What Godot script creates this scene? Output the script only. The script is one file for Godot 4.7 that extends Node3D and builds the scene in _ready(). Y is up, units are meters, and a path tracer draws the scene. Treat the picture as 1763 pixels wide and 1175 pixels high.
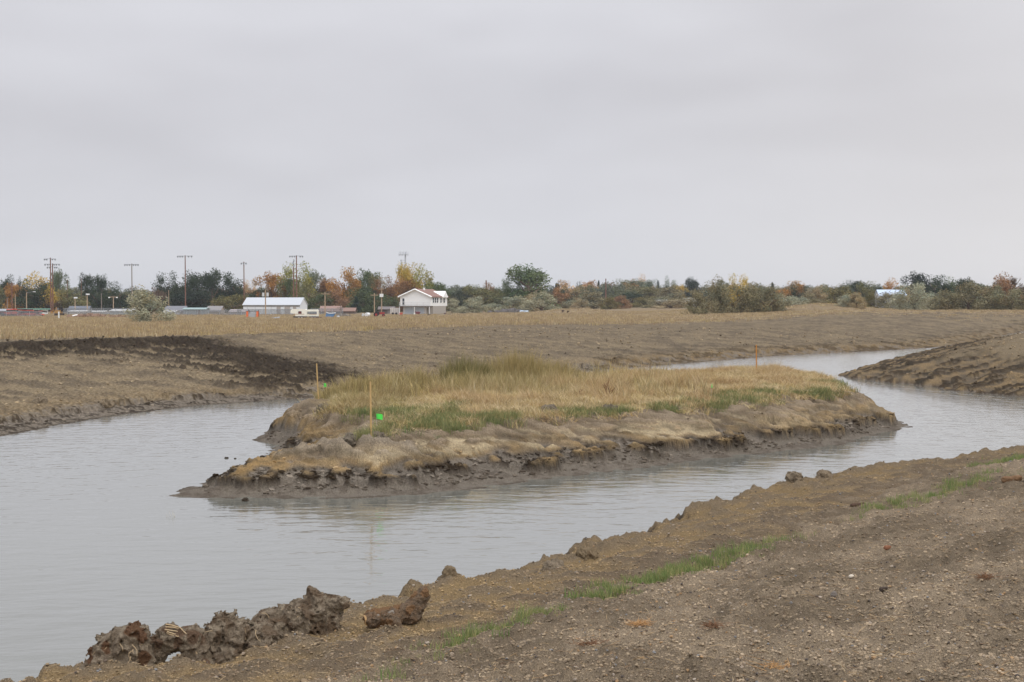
extends Node3D

const EXPOSE := 1.5          # 1 / (skylight on level ground): turns a colour seen on level ground into its base colour
var rng := RandomNumberGenerator.new()
var na := FastNoiseLite.new()
var nb := FastNoiseLite.new()
var nc := FastNoiseLite.new()
var used := {}
var fields := {}
var th := 0.0
var tr := 0
var ts := 0.0
var te := 0.0
var tc := Color()
var crowns := {}
var mats := {}

# ---------------------------------------------------------------- helpers
func lin(r: float, g: float, b: float, k := EXPOSE) -> Color:
	var c := Color(r / 255.0, g / 255.0, b / 255.0).srgb_to_linear()
	return Color(c.r * k, c.g * k, c.b * k)

func numbered(called: String) -> String:
	if not used.has(called):
		used[called] = 0
		return called
	used[called] += 1
	return "%s_%03d" % [called, used[called]]

func tag(o: Node, label: String, category: String, group := "", kind := "") -> void:
	o.set_meta("label", label)
	if category: o.set_meta("category", category)
	if group: o.set_meta("group", group)
	if kind: o.set_meta("kind", kind)

func thing(called: String, label: String, category: String, at: Vector3, turn := 0.0, group := "") -> Node3D:
	var o := Node3D.new()
	o.name = numbered(called)
	add_child(o)
	o.position = at
	o.rotation.y = turn
	tag(o, label, category, group)
	return o

func part(parent: Node, called: String, mesh: Mesh, m: Material) -> MeshInstance3D:
	var o := MeshInstance3D.new()
	o.mesh = mesh
	o.material_override = m
	if parent == self:
		o.name = numbered(called)
	else:
		var n := 0
		o.name = called
		while parent.has_node(NodePath(o.name)):
			n += 1
			o.name = "%s_%03d" % [called, n]
	parent.add_child(o, true)
	return o

func mat(r: float, g: float, b: float, rough := 0.85, metal := 0.0, k := EXPOSE) -> StandardMaterial3D:
	var key := "%d %d %d %.2f %.2f %.2f" % [r, g, b, rough, metal, k]
	if not mats.has(key):
		var m := StandardMaterial3D.new()
		m.albedo_color = lin(r, g, b, k).linear_to_srgb()
		m.roughness = rough
		m.metallic = metal
		m.metallic_specular = 0.3
		mats[key] = m
	return mats[key]

func box(parent: Node, called: String, size: Vector3, at: Vector3, m: Material, turn := Vector3.ZERO) -> MeshInstance3D:
	var b := BoxMesh.new()
	b.size = size
	var o := part(parent, called, b, m)
	o.position = at
	o.rotation = turn
	return o

func rod(parent: Node, called: String, a: Vector3, b: Vector3, ra: float, rb: float, m: Material, sides := 8) -> MeshInstance3D:
	return part(parent, called, tube([a, b], [ra, rb], sides), m)

func add_tube(st: SurfaceTool, pts: Array, radii: Array, sides := 6) -> void:
	var rings := []
	for i in pts.size():
		var t: Vector3 = (pts[mini(i + 1, pts.size() - 1)] - pts[maxi(i - 1, 0)]).normalized()
		var u := t.cross(Vector3.RIGHT if absf(t.x) < 0.8 else Vector3.UP).normalized()
		var v := t.cross(u)
		var ring := PackedVector3Array()
		for k in sides:
			var a := TAU * k / sides
			ring.append(pts[i] + (u * cos(a) + v * sin(a)) * radii[i])
		rings.append(ring)
	for i in pts.size() - 1:
		for k in sides:
			var k2 := (k + 1) % sides
			for p in [rings[i][k], rings[i][k2], rings[i + 1][k], rings[i][k2], rings[i + 1][k2], rings[i + 1][k]]:
				st.add_vertex(p)
	for e in [0, pts.size() - 1]:
		for k in sides:
			var tri := [pts[e], rings[e][k], rings[e][(k + 1) % sides]]
			if e == 0: tri.reverse()
			for p in tri: st.add_vertex(p)

func begin() -> SurfaceTool:
	var st := SurfaceTool.new()
	st.begin(Mesh.PRIMITIVE_TRIANGLES)
	st.set_smooth_group(-1)
	return st

func done(st: SurfaceTool) -> ArrayMesh:
	st.generate_normals()
	return st.commit()

func tube(pts: Array, radii: Array, sides := 6) -> ArrayMesh:
	var st := begin()
	add_tube(st, pts, radii, sides)
	return done(st)

func add_prism(st: SurfaceTool, outline: PackedVector2Array, depth: float, at := Vector3.ZERO) -> void:   # outline in x,y; along -z from 0
	var idx := Geometry2D.triangulate_polygon(outline)
	for i in range(0, idx.size(), 3):
		var a := outline[idx[i]]
		var b := outline[idx[i + 1]]
		var c := outline[idx[i + 2]]
		for p in [a, b, c]: st.add_vertex(at + Vector3(p.x, p.y, 0))
		for p in [a, c, b]: st.add_vertex(at + Vector3(p.x, p.y, -depth))
	for i in outline.size():
		var a := outline[i]
		var b := outline[(i + 1) % outline.size()]
		for p in [Vector3(a.x, a.y, 0), Vector3(a.x, a.y, -depth), Vector3(b.x, b.y, 0), Vector3(b.x, b.y, 0), Vector3(a.x, a.y, -depth), Vector3(b.x, b.y, -depth)]:
			st.add_vertex(at + p)

func prism(outline: PackedVector2Array, depth: float) -> ArrayMesh:
	var st := begin()
	add_prism(st, outline, depth)
	return done(st)

func raw_mesh(v: PackedVector3Array, c := PackedColorArray(), n := PackedVector3Array(), idx := PackedInt32Array()) -> ArrayMesh:
	var a := []
	a.resize(Mesh.ARRAY_MAX)
	a[Mesh.ARRAY_VERTEX] = v
	if c.size(): a[Mesh.ARRAY_COLOR] = c
	if n.size(): a[Mesh.ARRAY_NORMAL] = n
	if idx.size(): a[Mesh.ARRAY_INDEX] = idx
	var m := ArrayMesh.new()
	m.add_surface_from_arrays(Mesh.PRIMITIVE_TRIANGLES, a)
	return m

func scatter(called: String, mesh: Mesh, m: Material, places: Array, tints: Array, label: String, category: String) -> void:
	var mm := MultiMesh.new()
	mm.transform_format = MultiMesh.TRANSFORM_3D
	mm.use_colors = true
	mm.mesh = mesh
	mm.instance_count = places.size()
	for i in places.size():
		mm.set_instance_transform(i, places[i])
		mm.set_instance_color(i, tints[i])
	var o := MultiMeshInstance3D.new()
	o.multimesh = mm
	o.material_override = m
	o.name = numbered(called)
	add_child(o)
	tag(o, label, category, "", "stuff")

func noise_texture(freq: float, octaves: int, lo: float, hi: float, size := 512, seed_ := 1, normal := 0.0, type := FastNoiseLite.TYPE_SIMPLEX_SMOOTH) -> NoiseTexture2D:
	var t := NoiseTexture2D.new()
	var n := FastNoiseLite.new()
	n.seed = seed_
	n.noise_type = type
	n.frequency = freq
	n.fractal_octaves = octaves
	t.noise = n
	t.width = size
	t.height = size
	t.seamless = true
	if normal > 0.0:
		t.as_normal_map = true
		t.bump_strength = normal
	else:
		var g := Gradient.new()
		g.set_color(0, Color(lo, lo, lo))
		g.set_color(1, Color(hi, hi, hi))
		t.color_ramp = g
	return t

# ---------------------------------------------------------------- the shape of the land
func make_field(called: String, outline: PackedVector2Array, x0: float, d0: float, x1: float, d1: float, step: float) -> void:
	var w := int((x1 - x0) / step) + 2
	var h := int((d1 - d0) / step) + 2
	var a := PackedFloat32Array()
	a.resize(w * h)
	var n := outline.size()
	for j in h:
		for i in w:
			var p := Vector2(x0 + i * step, d0 + j * step)
			var best := 1e9
			for k in n:
				var q := Geometry2D.get_closest_point_to_segment(p, outline[k], outline[(k + 1) % n])
				best = minf(best, p.distance_squared_to(q))
			best = sqrt(best)
			a[j * w + i] = best if Geometry2D.is_point_in_polygon(p, outline) else -best
	fields[called] = [a, x0, d0, step, w, h]

func sample(f: Array, x: float, d: float) -> float:
	var a: PackedFloat32Array = f[0]
	var w: int = f[4]
	var u := clampf((x - f[1]) / f[3], 0.0, w - 1.001)
	var v := clampf((d - f[2]) / f[3], 0.0, f[5] - 1.001)
	var i := int(u)
	var j := int(v)
	u -= i
	v -= j
	var k := j * w + i
	return lerpf(lerpf(a[k], a[k + 1], u), lerpf(a[k + w], a[k + w + 1], u), v)

var f_near: Array
var f_island: Array
var f_spit: Array
var f_far: Array

func plain(x: float, d: float) -> float:
	var p := 1.45 + smoothstep(8.0, 60.0, x) * smoothstep(100.0, 220.0, d) * 1.0
	if x < 10.0:
		p -= smoothstep(140.0, 260.0, d) * 0.85 * (1.0 - smoothstep(-40.0, 8.0, x))
		p += smoothstep(290.0, 330.0, d) * 0.35 * (1.0 - smoothstep(-60.0, 0.0, x))
	if d > 180.0 and d < 330.0:
		p += 1.1 * exp(-pow((x - 13.0) / 8.0, 2.0) - pow((d - 280.0) / 14.0, 2.0))
		p += 1.3 * exp(-pow((x - 57.0) / 9.0, 2.0) - pow((d - 235.0) / 12.0, 2.0))
	return p

const DARK := Color(0.052, 0.041, 0.031)
var c_dirt_a := lin(149, 134, 113)
var c_dirt_b := lin(121, 108, 90)
var c_ochre := lin(146, 126, 94)
var c_mud := lin(124, 116, 105)
var c_wet := lin(84, 75, 65)
var c_crust := lin(46, 38, 29)
var c_pale := lin(172, 157, 128)
var c_yellow := lin(142, 121, 88)
var c_top := lin(134, 118, 92)
var c_soil := lin(116, 102, 84)
var c_straw := lin(154, 136, 108)
var c_field := lin(138, 124, 101)
var c_field_b := lin(112, 101, 85)
var c_black := lin(46, 39, 32)
var c_road := lin(150, 144, 134)

func land(x: float, d: float) -> void:      # sets th (height), tr (which land), ts (distance from its shore), tc (colour)
	var s0 := sample(f_near, x, d) if d < 46.0 else -9.0
	var s1 := sample(f_island, x, d) if d > 22.0 and d < 62.0 and x > -11.0 and x < 19.0 else -9.0
	var s2 := sample(f_spit, x, d) if d > 42.0 and x > 13.0 else -9.0
	var s3 := sample(f_far, x, d) if d > 10.0 else -9.0
	tr = 0
	ts = s0
	if s1 > ts:
		tr = 1
		ts = s1
	if s2 > ts:
		tr = 2
		ts = s2
	if s3 > ts:
		tr = 3
		ts = s3
	if ts < -1.6:
		th = -0.6
		tc = c_mud
		return
	var n1 := na.get_noise_2d(x * 0.35, d * 0.35)
	var n2 := na.get_noise_2d(x * 1.3 + 40.0, d * 1.3)
	var n3 := nb.get_noise_2d(x * 4.5, d * 4.5)
	if tr == 0:
		var s := ts + 0.16 * n2 + 0.08 * n3
		if s < 0.0:
			th = maxf(s * 0.45, -0.6)
		else:
			th = 0.15 * smoothstep(0.0, 0.3, s) + 0.150 * minf(s, 14.0) + 0.03 * n1
			if s > 14.0: th += (s - 14.0) * 0.02
			var lump := smoothstep(0.0, 0.35, s) * (1.0 - smoothstep(1.0, 2.6, s))
			th += lump * smoothstep(-0.25, 0.45, n1) * (0.06 * maxf(0.0, n2) + 0.07 * maxf(0.0, na.get_noise_2d(x * 2.1, d * 2.1)))
			th -= 0.07 * smoothstep(2.5, 2.9, s) * (1.0 - smoothstep(3.3, 4.0, s))
			for rut: float in [6.1, 7.8]:
				var off := s - rut - 0.25 * n1
				th += (0.018 * exp(-pow((absf(off) - 0.30) / 0.10, 2.0)) - 0.028 * exp(-pow(off / 0.20, 4.0)) * (0.8 + 0.4 * sin((x * 0.67 - d * 0.74) * 26.0))) * smoothstep(-0.2, 0.15, n1 + 0.15)
			# ruts that run along the shore, then crumbs
			th += 0.018 * nc.get_noise_2d(s * 3.2, (x * 0.6 + d * 0.7) * 0.25) * smoothstep(2.0, 4.0, s)
			var n4 := nb.get_noise_2d(x * 13.0, d * 13.0)
			th += 0.014 * n3 + 0.010 * n4 * (0.6 + maxf(0.0, n2 + 0.2)) + 0.02 * n2
			if d < 14.0 and absf(x) < 12.0: th += 0.006 * nb.get_noise_2d(x * 34.0, d * 34.0)
		var k := smoothstep(1.6, 3.4, s + 0.8 * n1 + 0.4 * n3)
		tc = c_ochre.lerp(c_dirt_b, clampf(0.22 + n2 * 0.9 + n3 * 0.3, 0.0, 0.8))
		tc = tc.lerp(c_dirt_a.lerp(c_dirt_b, clampf(0.45 + 0.6 * n1 + 0.5 * n3, 0.0, 1.0)), k)
		var sweep := nc.get_noise_2d(s * 1.3, (x * 0.67 - d * 0.74) * 0.16)
		tc = tc * (1.04 + 0.24 * sweep * k + 0.10 * n2)
		tc = tc.lerp(c_soil, 0.75 * smoothstep(2.2, 2.6, s + 0.5 * n2) * (1.0 - smoothstep(2.9, 3.5, s + 0.5 * n2)))
		tc = tc.lerp(c_wet, 1.0 - smoothstep(0.02, 0.22, s + 0.1 * n3))
	elif tr == 1:
		var along := x * 0.77 + d * 0.64
		var s := ts + 0.22 * n2 * smoothstep(-0.3, 0.8, ts) + 0.04 * n3
		if s < 0.0:
			th = maxf(s * 0.3, -0.6)
			tc = c_mud
			return
		s *= lerpf(1.0, 2.3, smoothstep(31.5, 35.0, d) * smoothstep(-2.5, -5.0, x))
		s *= lerpf(1.0, 2.2, smoothstep(39.5, 43.5, d) * smoothstep(8.5, 11.0, x))
		te = s
		var ledge := 0.72 + 0.40 * na.get_noise_2d(along * 0.28, 7.0) + 0.14 * absf(nc.get_noise_2d(along * 2.2, 17.0)) + 0.06 * n3
		var amount := smoothstep(-0.35, 0.25, na.get_noise_2d(along * 0.42, 51.0) + 0.35 * smoothstep(0.5, 4.0, x) + 0.3 * n2)
		var hl := (0.15 + 0.05 * n1 + 0.08 * smoothstep(0.5, 4.0, x)) * amount
		th = 0.09 * smoothstep(0.0, 0.9, s) + 0.012 * n2
		var up := smoothstep(ledge, ledge + 0.14, s)
		th += up * (hl + 0.03 * n3 * amount)
		var top := 0.96 + 0.06 * n1
		var rise := smoothstep(ledge - 0.45, 3.7, s)
		th += rise * (top - 0.09 - hl)
		th += 0.05 * smoothstep(ledge + 0.9, ledge + 1.0, s + 0.3 * n2) * maxf(0.0, 0.3 + na.get_noise_2d(along * 0.4, 31.0)) * (1.0 - rise)
		var groove := nc.get_noise_2d(along * 1.6 + s * 0.9, s * 0.35)
		var smooth_h := th
		var slope_band := smoothstep(ledge, ledge + 0.6, s) * (1.0 - smoothstep(3.1, 3.7, s))
		th += slope_band * 0.045 * groove
		th += 0.004 * nb.get_noise_2d(x * 5.0, d * 5.0)
		# clods heaped round the near stake and the left end
		var heap := exp(-pow((x + 3.2) / 1.6, 2.0) - pow((d - 27.9) / 0.6, 2.0)) + exp(-pow((x + 5.3) / 1.3, 2.0) - pow((d - 28.6) / 1.3, 2.0))
		th += heap * (0.05 + 0.06 * absf(n3) + 0.10 * n2)
		# colours: layers of the cut bank, by height and by patches
		var hh := smooth_h + 0.085 * n2 + 0.04 * n1
		tc = c_mud.lerp(c_wet, clampf(0.1 + 0.6 * n3 + 0.5 * n2, 0.0, 0.6))
		tc = tc.lerp(c_crust, up * amount * smoothstep(0.0, 0.3, 0.30 + n2 * 0.5 + n3 * 0.5 + 0.30 * smoothstep(0.5, 4.0, x)) * (1.0 - smoothstep(0.34, 0.42, hh - 0.07 * smoothstep(0.5, 4.0, x))))
		var bench := c_dirt_b.lerp(c_yellow, clampf(0.35 + 0.8 * n2 + 0.4 * n1 + 0.25 * smoothstep(2.0, -4.0, x), 0.0, 1.0))
		tc = tc.lerp(bench, up * smoothstep(0.33, 0.45, hh))
		var band := smoothstep(0.46, 0.53, hh) * (1.0 - smoothstep(0.66, 0.80, hh))
		tc = tc.lerp(lin(156, 128, 86), 0.55 * smoothstep(0.44, 0.49, hh) * (1.0 - smoothstep(0.52, 0.57, hh)) * clampf(0.6 + 1.2 * n1, 0.0, 1.0) * (1.0 - smoothstep(3.0, 7.0, x)))
		tc = tc.lerp(c_pale, 0.95 * band * clampf(0.75 + n1 * 0.8 + groove, 0.0, 1.0) * smoothstep(-5.5, -2.0, x) * (1.0 - 0.6 * smoothstep(4.0, 9.0, x)))
		tc = tc.lerp(c_dirt_b.lerp(c_dirt_a, clampf(0.35 + 0.25 * n3 + n2 + 0.8 * groove, 0.0, 1.0)), smoothstep(0.68, 0.84, hh + 0.05 * groove))
		tc = tc.lerp(lin(150, 139, 122), 0.8 * clampf(heap * (0.7 + n2), 0.0, 1.0) * smoothstep(0.5, 0.7, th))
		var strata := nc.get_noise_2d(along * 0.35 + 20.0, (smooth_h + 0.05 * n2) * 7.0)
		tc = tc * (0.90 + 0.50 * strata * smoothstep(0.1, 0.25, th) * (1.0 - smoothstep(0.75, 0.9, th)))
		tc = tc.lerp(c_top, smoothstep(0.93, 1.02, th) * smoothstep(3.2, 4.0, s))
		tc = tc.lerp(c_wet, 1.0 - smoothstep(0.0, 0.14, s))
	elif tr == 2:
		var s := ts + 0.35 * n1 + 0.25 * n2 + 0.1 * n3
		if s < 0.0:
			th = maxf(s * 0.3, -0.6)
			tc = c_mud
			return
		th = 0.10 * smoothstep(0.0, 0.5, s) + 0.185 * minf(s, 8.0) + 0.06 * minf(maxf(0.0, s - 8.0), 9.0)
		var streak := nc.get_noise_2d((x * 0.5 + d * 0.25) * 0.35, (x * -0.25 + d * 0.5) * 1.5)
		th += smoothstep(0.3, 1.5, s) * (0.065 * streak + 0.04 * n2 + 0.04 * absf(n3))
		tc = c_field_b.lerp(c_ochre, clampf(0.35 + n2 - 0.8 * streak, 0.0, 0.8))
		tc = tc.lerp(c_black, 0.8 * smoothstep(0.02, 0.28, streak + 0.35 * n2 + 0.2 * n3) * (1.0 - smoothstep(6.0, 9.0, s)))
		tc = tc.lerp(c_field, smoothstep(5.0, 9.0, s + 2.0 * n1))
		tc = tc.lerp(c_wet, 1.0 - smoothstep(0.0, 0.25, s))
	else:
		var s := ts + 0.30 * n2 * smoothstep(-0.5, 1.0, ts) + 0.12 * n3
		if s < 0.0:
			th = maxf(s * 0.3, -0.6)
			tc = c_mud
			return
		var p := plain(x, d)
		if d > 215.0:
			th = p + 0.10 * n1
		else:
			var wl := 1.0 - smoothstep(-15.0, -2.0, x + 0.0 * d)
			var scarp := 1.7 + 0.7 * n1 + 0.3 * n2
			th = 0.10 * smoothstep(0.0, 1.0, s) + 0.15 * smoothstep(scarp, scarp + 0.18, s) + 0.085 * maxf(0.0, s - 1.0)
			var crest := p + 0.62 * wl * (1.0 - smoothstep(20.0, 27.0, s + 1.5 * n1))
			th = -log(exp(-th * 7.0) + exp(-crest * 7.0)) / 7.0
			th = lerpf(th, p + 0.10 * n1, smoothstep(180.0, 215.0, d))
			th += 0.04 * n2 * smoothstep(0.5, 2.0, s) + 0.05 * maxf(0.0, n3) * smoothstep(1.5, 3.0, s) * (1.0 - smoothstep(40.0, 90.0, s))
		# the dark turned soil along the crest and down to the water behind the island
		var track := nc.get_noise_2d((x * 0.9 - d * 0.35) * 0.25, (x * 0.35 + d * 0.9) * 0.55)
		var g := 0.5 + 0.5 * na.get_noise_2d(x * 0.12, d * 0.12)
		tc = c_field.lerp(c_field_b, clampf(0.4 + 1.3 * track + 0.3 * n2 + 0.25 * n3 + 0.5 * (g - 0.5), 0.0, 1.0))
		var lower := lerpf(0.4, 14.0, smoothstep(-7.5, -20.5, x))
		var upper := 64.0 - (x + 8.0) * 1.25
		var band := smoothstep(lower, lower + 2.0, ts + 3.2 * track + 0.7 * n2 + 0.4 * n3) * (1.0 - smoothstep(20.0, 21.5, ts + 0.7 * n2 + 0.5 * n3)) * (1.0 - smoothstep(upper - 3.0, upper + 1.0, d + 1.5 * n2 + 3.0 * track)) * (1.0 - smoothstep(-6.0, -3.2, x + 0.8 * n2))
		var dark := clampf(band, 0.0, 1.0)
		if dark > 0.0 and d < 100.0:
			tc = tc.lerp(c_black, dark * (0.93 - 0.5 * maxf(0.0, track - 0.1) - 0.3 * maxf(0.0, n3 - 0.2)))
			th += dark * (0.08 * n3 + 0.08 + 0.05 * nb.get_noise_2d(x * 2.6, d * 2.6) + 0.16 * maxf(0.0, n2 - 0.25) * smoothstep(15.0, 18.0, ts))
		elif d < 110.0:
			var sh := 1.0 - smoothstep(2.0, 5.0, s + n2)
			tc = tc.lerp(c_ochre, 0.55 * sh * clampf(0.5 + n2 + n3, 0.0, 1.0))
			tc = tc.lerp(c_mud, (1.0 - smoothstep(1.2, 2.0, s + 0.4 * n3)) * 0.9)
			tc = tc.lerp(c_black, (1.0 - smoothstep(1.6, 2.6, s)) * 0.8 * smoothstep(0.05, 0.35, 0.7 * n3 + 0.6 * n2 + 0.25 * n1))
		if x > 5.0 and d < 200.0:
			tc = tc.lerp(c_yellow, (1.0 - smoothstep(1.5, 4.5, s)) * clampf(0.45 + 0.8 * n2 + 0.4 * n1, 0.0, 0.9))
			tc = tc.lerp(c_black, (1.0 - smoothstep(2.0, 8.0, s)) * smoothstep(0.05, 0.5, n1 + 0.6 * n2) * 0.6)
		tc = tc.lerp(c_wet, 1.0 - smoothstep(0.0, 0.3, s))
		# dry grassland beyond the graded dirt
		var edge := 88.0 + smoothstep(-30.0, 5.0, x) * 62.0 + smoothstep(10.0, 60.0, x) * 50.0 + 8.0 * n1
		tc = tc.lerp(c_straw.lerp(c_field, 0.55 * g), smoothstep(edge, edge + 12.0, d) * (1.0 - dark))
		if d > 240.0 and d < 330.0:
			var rx := -26.0 + (d - 265.0) * 0.22
			tc = tc.lerp(c_road, 0.8 * (1.0 - smoothstep(2.5, 4.5, absf(x - rx))))

func ground(x: float, z: float) -> float:
	land(x, -z)
	return th

func build_land(soils: Array) -> void:
	var rs := PackedFloat32Array()
	var r := 0.6
	while r < 3600.0:
		rs.append(r)
		if r < 5.0: r += 0.10 * r
		elif r < 12.0: r += 0.040
		elif r < 34.0: r += 0.055
		elif r < 62.0: r += 0.0028 * r
		elif r < 150.0: r += 0.0065 * r
		elif r < 450.0: r += 0.012 * r
		else: r += 0.05 * r
	var angles := PackedFloat32Array()
	var a := -180.0
	while a < 180.01:
		angles.append(deg_to_rad(a))
		if a < -28.01: a += 4.0
		elif a < 26.99: a += 0.075
		else: a = minf(a + 4.0, 180.0) if a < 180.0 else 181.0
	var nr := rs.size()
	var nw := angles.size()
	var ca := PackedFloat32Array()
	var sa := PackedFloat32Array()
	for k in nw:
		ca.append(cos(angles[k]))
		sa.append(sin(angles[k]))
	var pos := PackedVector3Array()
	var col := PackedColorArray()
	var who := PackedByteArray()
	pos.resize(nr * nw)
	col.resize(nr * nw)
	who.resize(nr * nw)
	var at := 0
	for i in nr:
		var rr := rs[i]
		for k in nw:
			var x := sa[k] * rr
			var d := ca[k] * rr
			land(x, d)
			pos[at] = Vector3(x, th, -d)
			col[at] = tc
			who[at] = tr
			at += 1
	var names := ["near_bank_ground", "island_ground", "spit_ground", "far_field_ground"]
	var labels := ["grey brown crumbly dirt bank in the foreground sloping down to the water", "cut earth bank and top of the grassy island between the channels", "bare brown dirt spit with dark streaks at the right between two channels", "graded dirt field and dry plain beyond the channel reaching the trees"]
	for g in 4:
		var map := PackedInt32Array()
		map.resize(nr * nw)
		map.fill(-1)
		var v := PackedVector3Array()
		var c := PackedColorArray()
		var n := PackedVector3Array()
		var idx := PackedInt32Array()
		for i in nr - 1:
			for k in nw - 1:
				var q := i * nw + k
				if who[q] != g: continue
				if pos[q].y < -0.3 and pos[q + 1].y < -0.3 and pos[q + nw].y < -0.3 and pos[q + nw + 1].y < -0.3: continue
				for e: int in [q, q + 1, q + nw, q + nw + 1]:
					if map[e] < 0:
						map[e] = v.size()
						v.append(pos[e])
						c.append(col[e])
						var ee := e % nw
						var l := e - 1 if ee > 0 else e
						var rgt := e + 1 if ee < nw - 1 else e
						var dn := e - nw if e >= nw else e
						var upp := e + nw if e < (nr - 1) * nw else e
						n.append((pos[rgt] - pos[l]).cross(pos[upp] - pos[dn]).normalized())
				idx.append(map[q]); idx.append(map[q + nw]); idx.append(map[q + 1])
				idx.append(map[q + 1]); idx.append(map[q + nw]); idx.append(map[q + nw + 1])
		var o := part(self, names[g], raw_mesh(v, c, n, idx), soils[g])
		tag(o, labels[g], "ground", "", "structure")
		print(names[g], " ", idx.size() / 3)

# ---------------------------------------------------------------- plants
func tuft(blades: int, height: float, spread: float, lean: float, width: float, seed_: int) -> ArrayMesh:
	rng.seed = seed_
	var v := PackedVector3Array()
	var c := PackedColorArray()
	for i in blades:
		var b := Vector3(rng.randfn(0, spread * 0.5), -0.03, rng.randfn(0, spread * 0.5))
		var h := height * rng.randf_range(0.45, 1.0)
		var az := rng.randf() * TAU
		var out := Vector3(cos(az), 0, sin(az)) * h * rng.randf_range(0.05, 0.60) + Vector3(lean * h, 0, 0)
		var side := Vector3(sin(az + 1.0), 0, cos(az + 1.0)) * width * rng.randf_range(0.6, 1.2)
		var m := b + Vector3(0, h * 0.55, 0) + out * 0.35
		var t := b + Vector3(0, h * rng.randf_range(0.8, 1.0), 0) + out
		var k := rng.randf_range(0.72, 1.25)
		var w := rng.randf_range(-0.06, 0.06)
		for p in [b - side, m - side * 0.8, b + side, b + side, m - side * 0.8, m + side * 0.8, m - side * 0.8, t, m + side * 0.8]:
			v.append(p)
			c.append(Color(k * (1.0 + w), k, k * (1.0 - w)))
	return raw_mesh(v, c)

func crown(kind: String, variant: int) -> ArrayMesh:      # unit crown: foot at 0, top at 1, about 1 wide; many leaf-sized faces on lobes
	var key := kind + str(variant)
	if crowns.has(key): return crowns[key]
	rng.seed = hash(key)
	var lobes := []
	match kind:
		"round":
			for i in 24:
				var az := rng.randf() * TAU
				var y := rng.randf_range(0.10, 0.86)
				var rad := 0.44 * sqrt(maxf(0.05, 1.0 - pow((y - 0.48) / 0.48, 2.0))) * sqrt(rng.randf())
				lobes.append([Vector3(cos(az) * rad, y, sin(az) * rad), rng.randf_range(0.10, 0.20)])
		"tall":
			for i in 14:
				var az := rng.randf() * TAU
				var y := rng.randf_range(0.20, 0.92)
				var rad := 0.30 * (1.0 - 0.5 * y) * sqrt(rng.randf())
				lobes.append([Vector3(cos(az) * rad, y, sin(az) * rad), rng.randf_range(0.08, 0.16)])
		"bush":
			for i in 26:
				var az := rng.randf() * TAU
				var y := 0.06 + 0.76 * pow(rng.randf(), 1.5)
				var rad := 0.46 * sqrt(maxf(0.06, 1.0 - pow(maxf(0.0, y - 0.22) / 0.64, 2.0))) * sqrt(rng.randf())
				lobes.append([Vector3(cos(az) * rad, y, sin(az) * rad), rng.randf_range(0.11, 0.20)])
		"cone":
			for i in 16:
				var y := 0.10 + 0.84 * i / 15.0
				var az := rng.randf() * TAU
				var rad := 0.24 * (1.0 - y)
				lobes.append([Vector3(cos(az) * rad, y, sin(az) * rad), 0.06 + 0.16 * (1.0 - y)])
	var v := PackedVector3Array()
	var c := PackedColorArray()
	var per := (5000 if kind == "bush" else 5400) / lobes.size()
	for l in lobes:
		var tone := rng.randf_range(0.70, 1.30)
		var warm := rng.randf_range(-0.15, 0.15)
		for i in per:
			var dir := Vector3(rng.randfn(), rng.randfn(), rng.randfn()).normalized()
			var p: Vector3 = l[0] + dir * l[1] * pow(rng.randf(), 0.35) * rng.randf_range(0.85, 1.25)
			p.y = maxf(p.y, 0.02)
			var e := Vector3(rng.randfn(), rng.randfn(), rng.randfn()).normalized() * rng.randf_range(0.014, 0.034)
			var f := Vector3(rng.randfn(), rng.randfn(), rng.randfn()).normalized() * rng.randf_range(0.014, 0.034)
			v.append(p - e)
			v.append(p + e)
			v.append(p + f)
			var k := tone * rng.randf_range(0.75, 1.25)
			for q in 3: c.append(Color(k * (1.0 + warm), k, k * (1.0 - warm)))
	crowns[key] = raw_mesh(v, c)
	return crowns[key]

func wood(kind: String, variant: int) -> ArrayMesh:
	var key := "wood " + kind + str(variant)
	if crowns.has(key): return crowns[key]
	rng.seed = hash(key)
	var st := begin()
	if kind == "bare":
		for i in 7:
			var az := rng.randf() * TAU
			grow(st, Vector3(0, 0, 0), Vector3(cos(az) * rng.randf_range(0.15, 0.5), 1.0, sin(az) * 0.4).normalized(), 0.34, 0.022, 4)
	else:
		var top := 0.30 if kind == "bush" else 0.62
		add_tube(st, [Vector3(0, -0.05, 0), Vector3(0.01, top * 0.5, 0), Vector3(0.0, top, 0.01)], [0.045, 0.032, 0.012], 7)
		for i in 5:
			var az := TAU * i / 5.0 + rng.randf()
			var y0 := top * rng.randf_range(0.3, 0.8)
			add_tube(st, [Vector3(0, y0, 0), Vector3(cos(az) * 0.14, y0 + 0.13, sin(az) * 0.14), Vector3(cos(az) * 0.27, y0 + 0.27, sin(az) * 0.27)], [0.02, 0.013, 0.004], 5)
	crowns[key] = done(st)
	return crowns[key]

func grow(st: SurfaceTool, p: Vector3, dir: Vector3, length: float, rad: float, left: int) -> void:
	var q := p + dir * length
	add_tube(st, [p, q], [rad, rad * 0.6], 3)
	if left == 0: return
	for i in (3 if left > 2 else 4):
		var d2 := (dir + Vector3(rng.randfn(), rng.randfn() * 0.5 + 0.15, rng.randfn()) * 0.42).normalized()
		grow(st, p + dir * length * rng.randf_range(0.5, 1.0), d2, length * rng.randf_range(0.5, 0.75), rad * 0.62, left - 1)

var leaf := {}
var bark: StandardMaterial3D
var count := 0

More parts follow.
